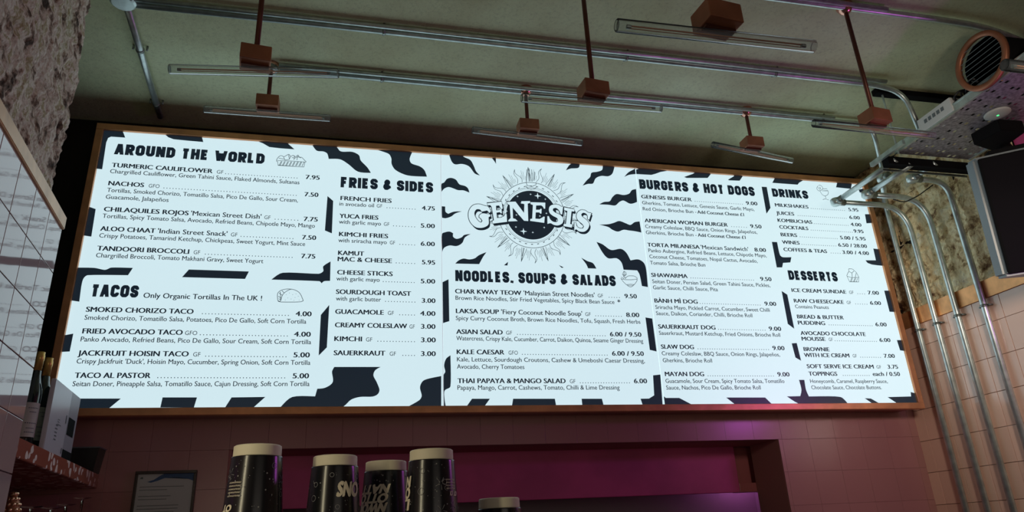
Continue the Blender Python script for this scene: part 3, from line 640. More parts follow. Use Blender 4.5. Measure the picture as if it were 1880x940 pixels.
FL = {0: [(A1, [(165, 55), (288, 60), (302, 110), (215, 104), (197, 112), (185, 140), (160, 305), (110, 300), (130, 200)]),
 (A1, [(545, 80), (775, 95), (783, 137), (700, 130), (600, 120), (568, 108)]),
 (A1, [(1110, 118), (1300, 130), (1345, 182), (1260, 176), (1190, 168), (1150, 145)]),
 (B1, [(-25, 10), (130, 25), (165, 65), (240, 68), (285, 90), (297, 125), (340, 170), (365, 208), (280, 200), (215, 150), (160, 118), (85, 115), (75, 80), (50, 66), (5, 60)]),
 (B1, [(390, 45), (640, 65), (622, 115), (635, 145), (690, 165), (720, 190), (737, 233), (610, 225), (530, 190), (503, 150), (500, 110), (480, 80)]),
 (A1, [(1548, 470), (1583, 500), (1575, 700), (1532, 682)]),
 (A1, [(70, 535), (120, 550), (93, 720), (30, 712)]),
 (A2, [(170, 38), (280, 40), (345, 52), (385, 38), (517, 40), (487, 85), (240, 85), (213, 105), (200, 150), (187, 248), (120, 240)]),
 (A2, [(820, 97), (862, 50), (1232, 62), (1208, 108)]),
 (A2, [(1370, 112), (1440, 70), (1660, 76), (1690, 60), (1690, 30), (1735, 0), (1732, 120), (1695, 122), (1680, 135), (1665, 122)]),
 (A2, [(1727, 268), (1712, 530), (1662, 580), (1675, 330)]),
 (A2, [(90, 455), (150, 445), (128, 555), (60, 558)]),
 (A2, [(120, 845), (443, 845), (370, 905), (120, 905)]),
 (A2, [(700, 838), (912, 838), (893, 900), (686, 900)]),
 (A2, [(1125, 838), (1333, 835), (1260, 900), (1085, 900)]),
 (B2, [(158, 628), (466, 628), (430, 650), (418, 685), (440, 730), (458, 780), (445, 810), (410, 825), (330, 827), (270, 845), (205, 895), (-200, 895), (-120, 827), (31, 823), (40, 790), (45, 773), (100, 765), (148, 728), (143, 660)]),
 (B2, [(640, 895), (720, 850), (738, 820), (727, 760), (755, 715), (868, 688), (868, 900)])],
 1: [(CC, [(8, 128), (45, 110), (50, 368), (10, 380)]),
 (CC, [(57, 578), (57, 770), (22, 795), (20, 840), (28, 895), (6, 895), (6, 700), (25, 680), (18, 640), (30, 600)]),
 (CC, [(190, 846), (300, 846), (265, 895), (155, 895)]), (CC, [(443, 846), (700, 846), (709, 895), (435, 895)]), (CC, [(865, 846), (990, 846), (1002, 895), (870, 895)]),
 (CC, [(1228, 846), (1280, 845), (1312, 825), (1305, 702), (1350, 697), (1365, 895), (1243, 895)]),
 (CC, [(1258, 345), (1300, 352), (1327, 555), (1285, 545)]),
 (LL, [(1155, 682), (1200, 700), (1260, 740), (1330, 732), (1370, 760), (1400, 815), (1455, 808), (1495, 832), (1512, 877), (1525, 1007), (1482, 999), (1465, 917), (1448, 887), (1350, 882), (1335, 830), (1300, 800), (1240, 800), (1200, 760)]),
 (LL, [(95, 50), (180, 55), (210, 75), (250, 95), (275, 140), (290, 175), (318, 205), (280, 190), (240, 140), (190, 122), (140, 125), (115, 105)]),
 (LL, [(400, 75), (432, 83), (433, 122), (420, 100)]),
 (LL, [(33, 265), (60, 255), (80, 230), (110, 222), (145, 235), (170, 268), (210, 280), (232, 298), (242, 328), (200, 312), (160, 310), (120, 295), (90, 288), (60, 300), (33, 322)]),
 (LL, [(33, 425), (68, 428), (70, 465), (90, 480), (130, 465), (188, 462), (140, 478), (110, 500), (70, 512), (45, 508), (33, 480)]),
 (LL, [(38, 625), (70, 612), (100, 608), (125, 620), (125, 645), (150, 660), (185, 650), (205, 632), (252, 625), (210, 650), (190, 690), (150, 712), (100, 708), (60, 725), (40, 755)]),
 (LL, [(140, 838), (165, 815), (200, 802), (240, 808), (280, 800), (310, 778), (365, 755), (340, 790), (312, 842)]),
 (LL, [(490, 850), (520, 825), (515, 852)]), (LL, [(885, 848), (920, 866), (905, 868)]),
 (LL, [(1045, 795), (1090, 820), (1130, 835), (1155, 874), (1095, 872), (1080, 840)]),
 (LL, [(935, 168), (960, 130), (985, 112), (1035, 115), (1025, 150), (970, 155)]),
 (LL, [(1055, 278), (1085, 240), (1110, 215), (1120, 185), (1160, 178), (1195, 165), (1200, 128), (1285, 135), (1270, 190), (1240, 210), (1190, 208), (1150, 225), (1130, 262), (1095, 265)]),
 (LL, [(1355, 215), (1385, 182), (1425, 160), (1445, 155), (1445, 195), (1390, 200)]),
 (LL, [(1175, 412), (1210, 395), (1250, 390), (1270, 360), (1300, 338), (1350, 345), (1390, 335), (1410, 310), (1440, 302), (1447, 395), (1400, 408), (1350, 385), (1320, 395), (1290, 420), (1240, 415)]),
 (LL, [(1175, 558), (1240, 555), (1280, 545), (1320, 532), (1370, 550), (1400, 560), (1430, 540), (1465, 535), (1478, 615), (1430, 605), (1390, 600), (1350, 595), (1310, 608), (1270, 595), (1240, 575)])],
 2: [(D1, [(30, 45), (60, 28), (272, 40), (205, 62), (170, 75), (140, 83), (32, 77)]),
 (D1, [(375, 98), (440, 75), (455, 55), (570, 62), (545, 105), (395, 105)]), (D1, [(690, 118), (730, 95), (738, 75), (799, 82), (775, 125), (700, 122)]),
 (E1, [(197, 82), (220, 25), (500, 50), (455, 80), (440, 100)]), (E1, [(817, 68), (960, 85), (950, 140), (808, 125)]), (E1, [(1025, 148), (1120, 140), (1100, 175), (1035, 175)]),
 (D1, [(933, 168), (970, 170), (997, 320), (968, 362)]),
 (E1, [(193, 648), (243, 650), (262, 745), (275, 780), (300, 795), (380, 795), (370, 845), (300, 850), (292, 893), (240, 893)]),
 (E1, [(1085, 383), (1140, 383), (1165, 468), (1100, 470)]),
 (E1, [(1165, 712), (1220, 718), (1270, 878), (1200, 872), (1150, 865), (1110, 850), (1090, 825), (1190, 825)]),
 (E2, [(50, 182), (85, 205), (128, 415), (88, 385)]), (E2, [(682, 180), (720, 180), (755, 312), (715, 310)]), (E2, [(112, 505), (143, 503), (170, 612), (135, 592)]),
 (E2, [(760, 485), (800, 485), (820, 552), (780, 548)]),
 (E2, [(157, 730), (190, 730), (200, 790), (218, 832), (412, 835), (462, 880), (170, 880), (82, 832), (165, 830), (172, 790)]),
 (E2, [(562, 843), (600, 845), (660, 880), (615, 880)]), (E2, [(703, 836), (848, 832), (845, 805), (885, 812), (900, 880), (768, 880)]),
 (D2, [(600, 822), (880, 822), (935, 880), (670, 880)]),
 (D2, [(88, 812), (86, 660), (120, 655), (135, 780), (150, 812), (165, 825), (262, 825), (365, 880), (86, 880)])]}
SMOOTH_LL = (LL, B1, B2)
for k, items in FL.items():
    x0 = [XMIN, s1 + .0012, s2 + .0012][k]; x1 = [s1 - .0012, s2 - .0012, XMAX][k]
    for fr, pts in items:
        acc = Acc(); tp = tob(pts, *fr, x0, x1)
        acc.poly(rounded(tp) if (fr in (LL, B1, B2) or len(pts) > 9 or (fr is CC and len(pts) == 7 + 3)) else tp)
        acc.build('flame_print', M['print_'], panels[k])

# ---- sun emblem with the shop's name
white, dark, line = Acc(), Acc(), Acc()
CX, CY = 800 + 688 / 3.916, 270 + 490 / 3.916
def ell(rx, ry, n=72, cx=CX, cy=CY, a0=0, a1=2 * PI):
    return [pb(cx + rx * math.cos(a0 + (a1 - a0) * i / n) + (ry * math.sin(a0 + (a1 - a0) * i / n)) * .02, cy + ry * math.sin(a0 + (a1 - a0) * i / n) + .045 * rx * math.cos(a0 + (a1 - a0) * i / n)) for i in range(n)]
for r_, w in ((.985, .0028), (.83, .002), (.79, .0012)): line.stroke(ell(62 * r_, 61 * r_), w, 0, True)
dark.poly(ell(46.5, 44.8), 1)
rnd = random.Random(3)
for k in range(30):
    a = k * 2 * PI / 30 + .05; r0 = 53.5
    c = pb(CX + r0 * math.cos(a), CY + r0 * math.sin(a) + .045 * r0 * math.cos(a)); d = pb(CX + (r0 + 1) * math.cos(a + .07), CY + (r0) * math.sin(a + .07) + .045 * r0 * math.cos(a))
    line.stroke([c, d], .004)
for k in range(44):
    a = (k + .5) * 2 * PI / 44; long_ = k % 2 == 0; wv = 3.0 if (k // 2) % 2 else 0
    rin, rout = 62, (88 if long_ else 78); hw = .075 if long_ else .04
    def P_(r, da): 
        x = r * math.cos(a + da); y = r * math.sin(a + da); return pb(CX + x, CY + y + .045 * x)
    if long_:
        L = []; Rr = []
        for i in range(9):
            s = i / 8; r = rin + (rout - rin) * s; w_ = hw * (1 - s) ** 1.1; off = wv * .012 * math.sin(s * 2 * PI)
            L.append(P_(r, off - w_)); Rr.append(P_(r, off + w_))
        line.stroke(L, .0021); line.stroke(Rr, .0021)
        if not wv: line.stroke([P_(rin, 0), P_(rout - 3, 0)], .003); line.stroke([P_(rin, .03), P_(rout - 10, .01)], .002)
        tip = [L[-2], P_(rout + 1, 0), Rr[-2]]; line.poly(tip)
    else:
        for da, e in ((-.05, 74), (-.02, 82), (.015, 78), (.05, 72)): line.stroke([P_(64 + rnd.random() * 3, da), P_(e + rnd.random() * 4, da * 1.1)], .0014)
ln = [(775, 450), (800, 460), (860, 462), (980, 455), (1000, 500), (975, 560), (790, 550), (770, 500)]
Q = (900, 300, 11.75)
for pl in ([(770, 400), (800, 480), (900, 500), (990, 460), (985, 410)], [(775, 480), (800, 540), (880, 560), (980, 540), (1000, 490)], [(840, 110), (860, 380)], [(790, 130), (780, 400)], [(890, 130), (910, 390)], [(955, 180), (945, 380)]):
    line.stroke(tob(pl, *Q), .0028)
PZ = (855, 360, 7.673)
LET = [
 [(270, 140), (180, 115), (100, 135), (50, 200), (38, 280), (60, 360), (110, 420), (165, 448), (250, 445), (320, 400), (322, 300), (345, 290), (345, 262), (240, 245), (195, 270), (190, 300), (215, 320), (235, 350), (220, 375), (195, 368), (160, 335), (130, 285), (122, 235), (150, 190), (200, 192), (225, 222), (300, 205), (335, 240), (350, 210), (310, 150)],
 [(300, 105), (505, 80), (520, 180), (495, 182), (480, 155), (470, 135), (425, 138), (430, 205), (480, 197), (485, 180), (503, 182), (508, 245), (492, 245), (480, 228), (432, 236), (440, 312), (500, 305), (540, 285), (555, 250), (575, 255), (582, 365), (380, 390), (375, 350), (397, 345), (365, 155), (345, 130), (310, 130)],
 [(580, 85), (700, 80), (820, 240), (825, 115), (790, 108), (780, 75), (905, 72), (905, 100), (872, 108), (880, 355), (820, 350), (660, 165), (665, 315), (700, 325), (730, 355), (600, 360), (600, 340), (632, 312), (618, 128), (585, 112)],
 [(910, 88), (1120, 95), (1118, 180), (1100, 180), (1085, 150), (1060, 133), (990, 135), (988, 195), (1040, 195), (1055, 180), (1068, 182), (1065, 250), (1050, 250), (1035, 232), (985, 232), (980, 320), (1040, 325), (1085, 300), (1095, 290), (1112, 295), (1105, 380), (905, 352), (908, 325), (935, 320), (945, 128), (912, 115)],
 [(1370, 150), (1358, 262), (1335, 255), (1315, 205), (1270, 170), (1230, 178), (1225, 205), (1260, 235), (1330, 268), (1372, 320), (1360, 385), (1300, 415), (1240, 408), (1195, 385), (1150, 395), (1148, 285), (1170, 285), (1190, 330), (1230, 362), (1280, 368), (1300, 345), (1285, 312), (1230, 282), (1185, 245), (1170, 190), (1190, 140), (1250, 120), (1310, 127), (1345, 150)],
 [(1385, 160), (1532, 190), (1525, 222), (1490, 216), (1470, 395), (1502, 405), (1492, 447), (1375, 425), (1380, 393), (1410, 395), (1430, 212), (1385, 200)],
 [(1768, 240), (1738, 335), (1715, 325), (1715, 280), (1690, 248), (1650, 238), (1625, 262), (1640, 292), (1700, 340), (1738, 395), (1722, 460), (1670, 503), (1600, 500), (1555, 470), (1528, 485), (1530, 372), (1550, 378), (1562, 425), (1600, 455), (1650, 458), (1665, 430), (1640, 395), (1590, 352), (1560, 300), (1570, 240), (1620, 200), (1680, 205), (1725, 235)]]
for li, L_ in enumerate(LET):
    t_ = tob(L_, *PZ)
    if li in (0, 4, 6): t_ = rounded(t_)
    dark.stroke(t_, .0065, 2, True)
    dark.poly([(x + .006, z - .012) for x, z in t_], 2); dark.poly([(x + .003, z - .006) for x, z in t_], 2)
    white.poly(t_, 3)
def star(c, r, acc, lay):
    X, Z = pb(*c); acc.poly([(X + (r if i % 2 == 0 else r * .28) * math.sin(i * PI / 4), Z + (r if i % 2 == 0 else r * .28) * math.cos(i * PI / 4)) for i in range(8)], lay)
for c, r in (((987, 360), .018), ((961, 425), .018)): star(c, r, white, 3)
for c in ((950, 361), (974, 357), (1001, 366), (957, 373), (947, 417), (978, 427), (999, 418), (953, 394), (930, 388), (1003, 392), (948, 395), (991, 397)): star(c, .006, white, 3)
line.build('sun_drawing', M['line'], p1, 'line drawing of a sun with wavy rays')
dark.build('emblem_disc', M['print_'], p1); white.build('emblem_lettering', M['panel'], p1, 'white outlined slab letters reading GENESIS')

# ---- little food drawings
def drawing(panel, fr, lines, label, w=.0024, polys=()):
    a = Acc()
    for l_ in lines: a.stroke(tob(l_, *fr), w)
    for q in polys: a.poly(tob(q, *fr))
    a.build('food_drawing', M['line'], panel, label)
BK = (500, 270, 20.89)
drawing(p0, BK, [catmull([(165, 560), (170, 480), (240, 380), (340, 330), (450, 370), (560, 310), (640, 280), (700, 360), (800, 320), (880, 380), (980, 310), (1040, 390), (1130, 400), (1220, 490), (1300, 570)], 3, False),
 [(200, 540), (220, 700), (900, 750), (1210, 765), (1250, 590)], [(190, 520), (600, 530), (1290, 580)], [(430, 380), (480, 500), (640, 480), (700, 370)], [(750, 400), (860, 430), (970, 370), (1100, 420)], [(240, 420), (450, 470)], [(620, 300), (660, 470)], [(850, 330), (830, 500)], [(980, 330), (940, 500)]]
 + [[(260 + i * 125, 700 + i * 6), (340 + i * 125, 550 + i * 4)] for i in range(8)] + [[(300 + i * 125, 700 + i * 6), (375 + i * 125, 550 + i * 4)] for i in range(7)], 'line drawing of a food basket')
TA = (90, 480, 3.3566)
drawing(p0, TA, [catmull([(1410, 240), (1425, 245), (1440, 205), (1470, 180), (1500, 172), (1540, 190), (1560, 225), (1555, 248), (1430, 250)], 3), catmull([(1410, 240), (1408, 200), (1430, 178), (1470, 170), (1500, 172)], 3, False), [(1412, 215), (1430, 225)], [(1418, 195), (1438, 210)], [(1435, 180), (1450, 195)], [(1415, 230), (1432, 238)], [(1425, 187), (1428, 240)]]
 + [[(x, y), (x + 3, y)] for x, y in ((1460, 205), (1480, 195), (1500, 205), (1520, 200), (1470, 225), (1490, 232), (1515, 222), (1535, 215), (1540, 238), (1455, 238), (1508, 240))], 'line drawing of a taco')
BO = (1120, 480, 15.66)
drawing(p1, BO, [catmull([(310, 480), (360, 560), (470, 670), (590, 735), (690, 670), (770, 560), (775, 470)], 3, False), [(310, 500), (430, 525), (600, 530), (770, 510)], catmull([(430, 500), (520, 420), (680, 420), (775, 470)], 3, False), [(480, 665), (590, 655), (690, 665)], [(500, 690), (670, 690)], [(320, 450), (400, 500), (380, 420), (440, 480), (350, 360), (430, 420)], [(400, 280), (370, 340), (400, 400), (470, 380), (450, 310), (400, 280)], [(400, 290), (440, 420)]], 'line drawing of a noodle bowl')
CK = (1490, 330, 18.8)
drawing(p2, CK, [catmull([(240, 195), (330, 210), (390, 300), (330, 360), (240, 380), (180, 300)], 4), catmull([(270, 260), (310, 290), (280, 330), (245, 290)], 3), [(390, 320), (520, 310), (560, 380), (360, 380)], catmull([(290, 390), (340, 480), (400, 540), (470, 560), (550, 520), (580, 450), (560, 380)], 3, False), [(465, 560), (500, 650)], [(385, 690), (470, 660), (590, 700)]], 'line drawing of a cocktail glass')
SU = (1540, 480, 18.8)
drawing(p2, SU, [catmull([(270, 500), (310, 400), (350, 340), (340, 260), (470, 265), (520, 310), (600, 380), (650, 470), (690, 540)], 3, False), [(280, 510), (370, 700), (680, 710), (690, 530)], [(280, 510), (440, 560), (690, 550)], [(350, 350), (450, 400), (460, 560)], [(450, 400), (520, 330)], [(400, 690), (440, 570)], [(500, 700), (560, 570)], [(600, 700), (650, 580)], [(430, 700), (470, 575)], [(530, 700), (590, 575)], [(560, 560), (600, 400)]], 'line drawing of a dessert tub')

# ================================================================== CEILING CONDUITS
def conduit(name, label, paths, r=.0125, clamps=(), ext=(), group=None, rad=.09):
    t = thing(name, label, 'pipe', tuple(Vector(paths[0][0])), group); o0 = Vector(paths[0][0])
    for pth in paths:
        bm = B(); tube(bm, [Vector(p) - o0 for p in smoothpath(pth, rad)], r, 12); obj('pipe', bm, M['steel'], t, True)
    for c, dirx in clamps:
        c = Vector(c) - o0; bm = B()
        ax = Vector(dirx).normalized()
        w = Vector(dirx).cross(Vector((0, 0, 1))).normalized() if abs(ax.z) < .5 else Vector((0, 1, 0))
        tube(bm, [c - ax * .006, c + ax * .006], r + .003, 12)
        for sgn in (-1, 1): tube(bm, [c + w * sgn * (r + .012), c + w * sgn * (r + .012) + (Vector((0, 0, .02)) if abs(ax.z) < .5 else Vector((.02, 0, 0)))], .0045, 8)
        obj('saddle', bm, M['steel_d'], t, True)
    return t
zc = ZC - .020
yA, yB, yC = -.71, -.39, -1.149
pA = on(1640, 158, 1, yA); 
# pair A
Aend = on(1640, 156, 1, yA).x
bA = on(1697, 236, 1, yA)
conduit('conduit', 'long galvanised conduit crossing the ceiling behind the front pendants, bending down to the cable tray', [[(.27, yA, zc), (3.50, yA, zc), (3.66, yA, zc - .03), (3.70, yA, 3.13)]],
        clamps=[((on(x, y, 1, yA).x, yA, zc), (1, 0, 0)) for x, y in ((705, 42), (1148, 95), (1420, 122))], rad=.14)
conduit('conduit', 'slim second conduit lying beside the long one that bends to the tray', [[(.27, yA - .030, zc), (3.55, yA - .030, zc)]], .0095)
conduit('conduit', 'galvanised conduit on the ceiling carrying the three far pendants', [[(.80, yB, zc), (on(1594, 222, 1, yB).x, yB, zc), (on(1603, 240, 1, yB + .01).x, yB + .01, zc - .07), on(1621, 315, 1, -.22)]],
        clamps=[((on(x, y, 1, yB).x, yB, zc), (1, 0, 0)) for x, y in ((701, 140), (1507, 214))], rad=.07)
conduit('conduit', 'slim conduit beside the one carrying the far pendants', [[(.80, yB - .030, zc), (3.50, yB - .030, zc)]], .0095)
conduit('conduit', 'conduit at the top edge sweeping away in a curve above the round vent', [[(.45, yC, zc), on(1663, 28, 2, zc), on(1740, 38, 2, zc), on(1800, 48, 2, zc), on(1850, 64, 2, zc), on(1900, 86, 2, zc)]],
        clamps=[((2.2, yC, zc), (1, 0, 0))], rad=.12)
conduit('conduit', 'second conduit at the top edge of the picture, parallel to the swept one', [[(.45, yC - .030, zc), (3.20, yC - .030, zc)]], .0095)
aL = on(232, 8, 2, zc); bL = on(293, 210, 2, zc); dL_ = (bL - aL).normalized()
tL = conduit('conduit', 'short bright conduit at the left of the ceiling running down to the menu board', [[aL, bL + dL_ * .02]], .0135,
        clamps=[(aL + (bL - aL) * k, dL_) for k in (.36, .88)])
bm = B(); lathe(bm, [(.045, .0), (.045, -.03), (.038, -.036), (0, -.036)], n=24)
tag(obj('junction_box', bm, M['steel'], None), 'round metal junction box at the corner of the left ceiling conduits', 'box').location = (aL.x - .005, aL.y - .02, ZC)
bm = B(); lathe(bm, [(.032, .0), (.032, -.03), (.027, -.036), (0, -.036)], n=24)
o = tag(obj('junction_box', bm, M['steel_d'], None), 'round junction box above the far left pendant', 'box'); o.location = (.765, yB, ZC)

# ================================================================== PENDANT TUBE LAMPS
def pendant(x, y, zb, label, box_rot=0, tube_rot=0, L=.5, rose=True, tx=0):
    t = thing('pendant_light', label, 'lamp', (x, y, ZC), 'copper pendants with clear tubes')
    dz = zb - ZC
    bm = B(); tube(bm, [(0, 0, 0), (0, 0, dz + .02)], .0085, 14); obj('rod', bm, M['copper_rod'], t, True)
    bm = B(); lathe(bm, [(.033, 0), (.033, -.012), (.024, -.030), (.012, -.040), (0, -.04)], n=24); obj('ceiling_rose', bm, M['rose'], t, True)
    bm = B(); box(bm, (-.045, -.036, dz - .026), (.045, .036, dz + .026), .003)
    bmesh.ops.rotate(bm, verts=bm.verts, cent=(0, 0, 0), matrix=Matrix.Rotation(box_rot, 3, 'Z')); lb = obj('lamp_box', bm, M['copper'], t)
    bm = B(); box(bm, (-.040, -.010, dz - .033), (.040, .010, dz - .0255)); bmesh.ops.rotate(bm, verts=bm.verts, cent=(0, 0, 0), matrix=Matrix.Rotation(box_rot, 3, 'Z')); obj('holder', bm, M['copper_rod'], lb)
    zt = dz - .048; R_ = .0155; r_ = .0135; h = L / 2
    bm = B(); lathe(bm, [(r_, -h + .003), (R_ - .003, -h), (R_, -h + .003), (R_, h - .003), (R_ - .003, h), (r_, h - .003), (r_, -h + .003)], n=24, axis='X')
    for v in bm.verts: v.co += Vector((tx, 0, zt))
    bmesh.ops.rotate(bm, verts=bm.verts, cent=(tx, 0, 0), matrix=Matrix.Rotation(tube_rot, 3, 'Z')); g = obj('glass_tube', bm, M['glass'], t, True)
    ca, sa = math.cos(tube_rot), math.sin(tube_rot)
    bm = B(); tube(bm, [((-h + .03) * ca + tx, (-h + .03) * sa, zt + .002), ((h - .03) * ca + tx, (h - .03) * sa, zt + .002)], .0022, 6)
    tube(bm, [((-h + .03) * ca + tx, (-h + .03) * sa, zt - .005), ((h - .03) * ca + tx, (h - .03) * sa, zt - .005)], .0012, 6); obj('filament', bm, M['filament'], g)
    for sg in (-1, 1):
        bm = B(); tube(bm, [(sg * (h - .001) * ca + tx, sg * (h - .001) * sa, zt), (sg * (h - .004) * ca + tx, sg * (h - .004) * sa, zt)], .0128, 20); obj('end_cap', bm, M['glass'], g)
        bm = B(); tube(bm, [(sg * (h - .035) * ca + tx, sg * (h - .035) * sa, zt - .001), (sg * (h - .025) * ca + tx, sg * (h - .025) * sa, zt - .001)], .005, 8); obj('contact', bm, M['steel_d'], g)
    return t
PD = [((469.5, 107), (308, 121), (622, 129), yC, 'leftmost pendant lamp of the middle row, long copper rod and clear tube'),
 ((492, 191), (373, 197), (607, 214), yB, 'far left pendant lamp, short rod, nearest the heading of the first menu list'),
 ((1089, 168), (958, 176), (1217, 196), yC, 'centre pendant lamp of the middle row on a long copper rod'),
 ((969, 234), (867, 238), (1069, 262), yB, 'far centre pendant lamp on a short rod, just above the sun emblem'),
 ((1316, 36), (1132, 43), (1498, 83), -1.9, 'nearest pendant lamp with the largest copper box, at the top of the picture'),
 ((1606, 218), (1497, 222), (1720, 245), yC, 'right pendant lamp of the middle row, its tube glowing magenta at one end'),
 ((1380.5, 265), (1309, 264), (1456, 294), yB, 'far right pendant lamp, tilted tube above the drinks list')]
for b_, a, c, y, lab in PD:
    P0 = on(*b_, 1, y); zt = P0.z - .048; p, q = on(*a, 2, zt), on(*c, 2, zt)
    pendant(P0.x, y, P0.z, lab, .12 if y < -1 else 0, math.atan2(q.y - p.y, q.x - p.x), (q - p).length, tx=((p.x + q.x) / 2 - P0.x) * .9)
e8 = on(1843, 119, 2, 2.529)
pendant(e8.x + .25, e8.y, 2.577, 'pendant lamp cut off by the right edge, only the tip of its tube in view', 0, 0)

# ================================================================== CABLE TRAY AND PIPES ON THE RIGHT
ZT = 3.089
tr = thing('cable_tray', 'perforated galvanised cable tray hung under the ceiling at the right', 'cable tray', (3.61, -.62, ZT))
X0, X1, Y0, Y1 = 3.61, 4.03, -2.6, -.62
# perforated sheet, slots cut right through
vs, fs = [], []; nx, ny = 14, 60; sx, sy = (X1 - X0) / nx, (Y1 - Y0) / ny
bm = B()
for i in range(nx):
    for j in range(ny):
        a0, b0 = i * sx, -(Y1 - Y0) + j * sy
        o_ = [bm.verts.new((a0 + u * sx, b0 + v * sy, 0)) for u, v in ((0, 0), (1, 0), (1, 1), (0, 1))]
        if (i % 3 != 2) and ((j + (i // 3)) % 2 == 0):
            q = [bm.verts.new((a0 + u * sx, b0 + v * sy, 0)) for u, v in ((.22, .18), (.70, .18), (.70, .72), (.22, .72))]
            for k in range(4): bm.faces.new((o_[k], o_[(k + 1) % 4], q[(k + 1) % 4], q[k]))
        else: bm.faces.new(o_)
bmesh.ops.remove_doubles(bm, verts=bm.verts, dist=1e-5)
o = obj('tray_base', bm, M['steel_t'], tr); md = o.modifiers.new('s', 'SOLIDIFY'); md.thickness = .0015
for xx in (0, X1 - X0):
    bm = B(); box(bm, (xx - .001, -(Y1 - Y0), -.002), (xx + .001, 0, .030)); box(bm, (xx - .004, -(Y1 - Y0), .028), (xx + .004, 0, .034)); box(bm, (xx - .007, -(Y1 - Y0), -.006), (xx + .005, 0, -.001)); obj('side_flange', bm, M['steel'], tr)
bm = B(); box(bm, (-.03, .02, -.048), (X1 - X0 + .03, .060, -.006)); box(bm, (-.03, .010, -.052), (X1 - X0 + .03, .024, -.047))
obj('cross_strut', bm, M['blackm'], tr)
bm = B(); box(bm, (-.03, .064, -.060), (X1 - X0 + .03, .070, -.050)); obj('strut_lip', bm, M['steel_d'], tr)
rt = on(1617, 165, 2, ZC)
bm = B(); tube(bm, [(rt.x - 3.61, rt.y + .62, ZC - ZT - .001), (rt.x - 3.61, rt.y + .62, -.02)], .005, 10); obj('threaded_rod', bm, M['steel'], tr)
bm = B(); box(bm, (rt.x - 3.61 - .04, rt.y + .62 - .02, ZC - ZT - .03), (rt.x - 3.61 + .62, rt.y + .62 + .02, ZC - ZT - .0005), .003); obj('ceiling_channel', bm, M['blackm'], tr)
bm = B(); box(bm, (0, 0, 0), (.02, .13, .02)); bm.free()
# square steel rail beside the tray
a_ = on(1624, 287, 2, ZT); 
bm = B(); box(bm, (3.565, -.72, ZT - .012), (3.580, -.50, ZT + .010)); tag(obj('side_rail', bm, M['steel']), 'short bright steel rail beside the near corner of the cable tray', 'rail')
# pipes dropping down the right wall
def elbow(name, p, lab):
    t = thing(name, lab, 'pipe fitting', tuple(p))
    bm = B(); lathe(bm, [(.0, -.018), (.022, -.018), (.028, -.010), (.028, .014), (.024, .018), (0, .018)], n=20); obj('inspection_body', bm, M['steel'], t, True)
    bm = B(); tube(bm, [(0, 0, 0), (.05, 0, 0)], .018, 12); tube(bm, [(0, 0, 0), (0, -.05, 0)], .018, 12); obj('socket', bm, M['steel_d'], t, True)
    return t
PW = [(-.03, None), (-.155, (1535, 371)), (-.292, (1592, 357)), (-.45, (1675, 328))]
names = ['leftmost conduit on the right wall, straight up past the menu board frame', 'second conduit down the right wall, its arm reaching out over the drinks list', 'third conduit down the right wall from the board', 'fourth conduit down the right wall, next to the speaker']
xw = XR - .030
for k, (yy, e) in enumerate(PW):
    sad = [((xw, yy - .0, 2.40), (0, 0, 1)), ((xw, yy, 1.30), (0, 0, 1))]
    if e is None:
        pt = on(1620, 328, 1, -.20)
        conduit('wall_conduit', names[k], [[(xw, yy, .4), (xw, yy, on(1624, 377, 0, xw).z), pt]], .0145, sad, rad=.06)
        elbow('inspection_box', pt, 'round conduit fitting where the leftmost wall conduit meets the ceiling run')
    else:
        p = on(*e, 1, yy)
        conduit('wall_conduit', names[k], [[(xw, yy, .4), (xw, yy, p.z), (p.x, yy, p.z)], [(p.x, yy, p.z), (p.x + .005, -.60, p.z + .006)]], .0145, sad, rad=.16)
        elbow('inspection_box', p, ['', 'round conduit fitting standing over the drinks list', 'round conduit fitting right of the menu board corner', 'round conduit fitting in front of the raw masonry'][k])
# black cables added along the tray to darken its slots
for k in range(5):
    bm = B(); xx = 3.66 + k * .078
    tube(bm, smoothpath([(xx + random.uniform(-.015, .015), -.70 - i * .22, ZT + .014 + random.uniform(0, .004)) for i in range(9)], .05, 3), .012, 8)
    tag(obj('added_dark_cable', bm, M['black'], None, True), 'thick black cable added along the tray to darken its slots', 'cable', 'cables added in the tray')
# box and wires on the tray
p = Vector((3.60, -.86, ZT + .036))
t = thing('switch_box', 'pale switch box fixed to the side of the cable tray', 'box', (3.622, -.88, ZT + .001))
bm = B(); box(bm, (-.02, -.10, 0), (.05, .09, .068), .004); obj('body', bm, M['white'], t)
bm = B(); 
for i in range(5): box(bm, (-.0215, -.06 + i * .024, .030), (-.0203, -.045 + i * .024, .048))
obj('embossed_mark', bm, M['grey'], t)
rr = random.Random(5)
for k in range(5):
    p_ = [(3.64 + rr.uniform(-.01, .03), -.96 - k * .02, ZT + .01)]
    for i in range(6): p_.append((3.63 + rr.uniform(-.03, .04), -.96 - k * .02 - i * .022, ZT + .02 + .045 * math.sin((i + 1) / 7 * PI) + rr.uniform(-.005, .015)))
    p_.append((3.66, -1.09 - k * .02, ZT + .01))
    bm = B(); tube(bm, smoothpath(p_, .03, 4), .0045, 8)
    tag(obj('cable', bm, M['black'], None, True), ['black cable loop nearest the switch box on the tray', 'second black cable loop from the switch box', 'middle black cable loop on the tray', 'black cable loop just left of the round vent', 'black cable loop under the round vent'][k], 'cable', 'loose cables on the tray')
for k, yy in enumerate((-1.13, -1.17)):
    t = thing('cable_plug', ['orange connector under the round vent, left one', 'orange connector under the round vent, right one'][k], 'plug', (3.63, yy - .02, ZT + .001))
    bm = B(); box(bm, (-.012, -.014, 0), (.012, .014, .045), .003); obj('body', bm, M['orange'], t)
    bm = B(); box(bm, (-.006, -.008, .045), (.006, .008, .06)); obj('collar', bm, M['white'], t)
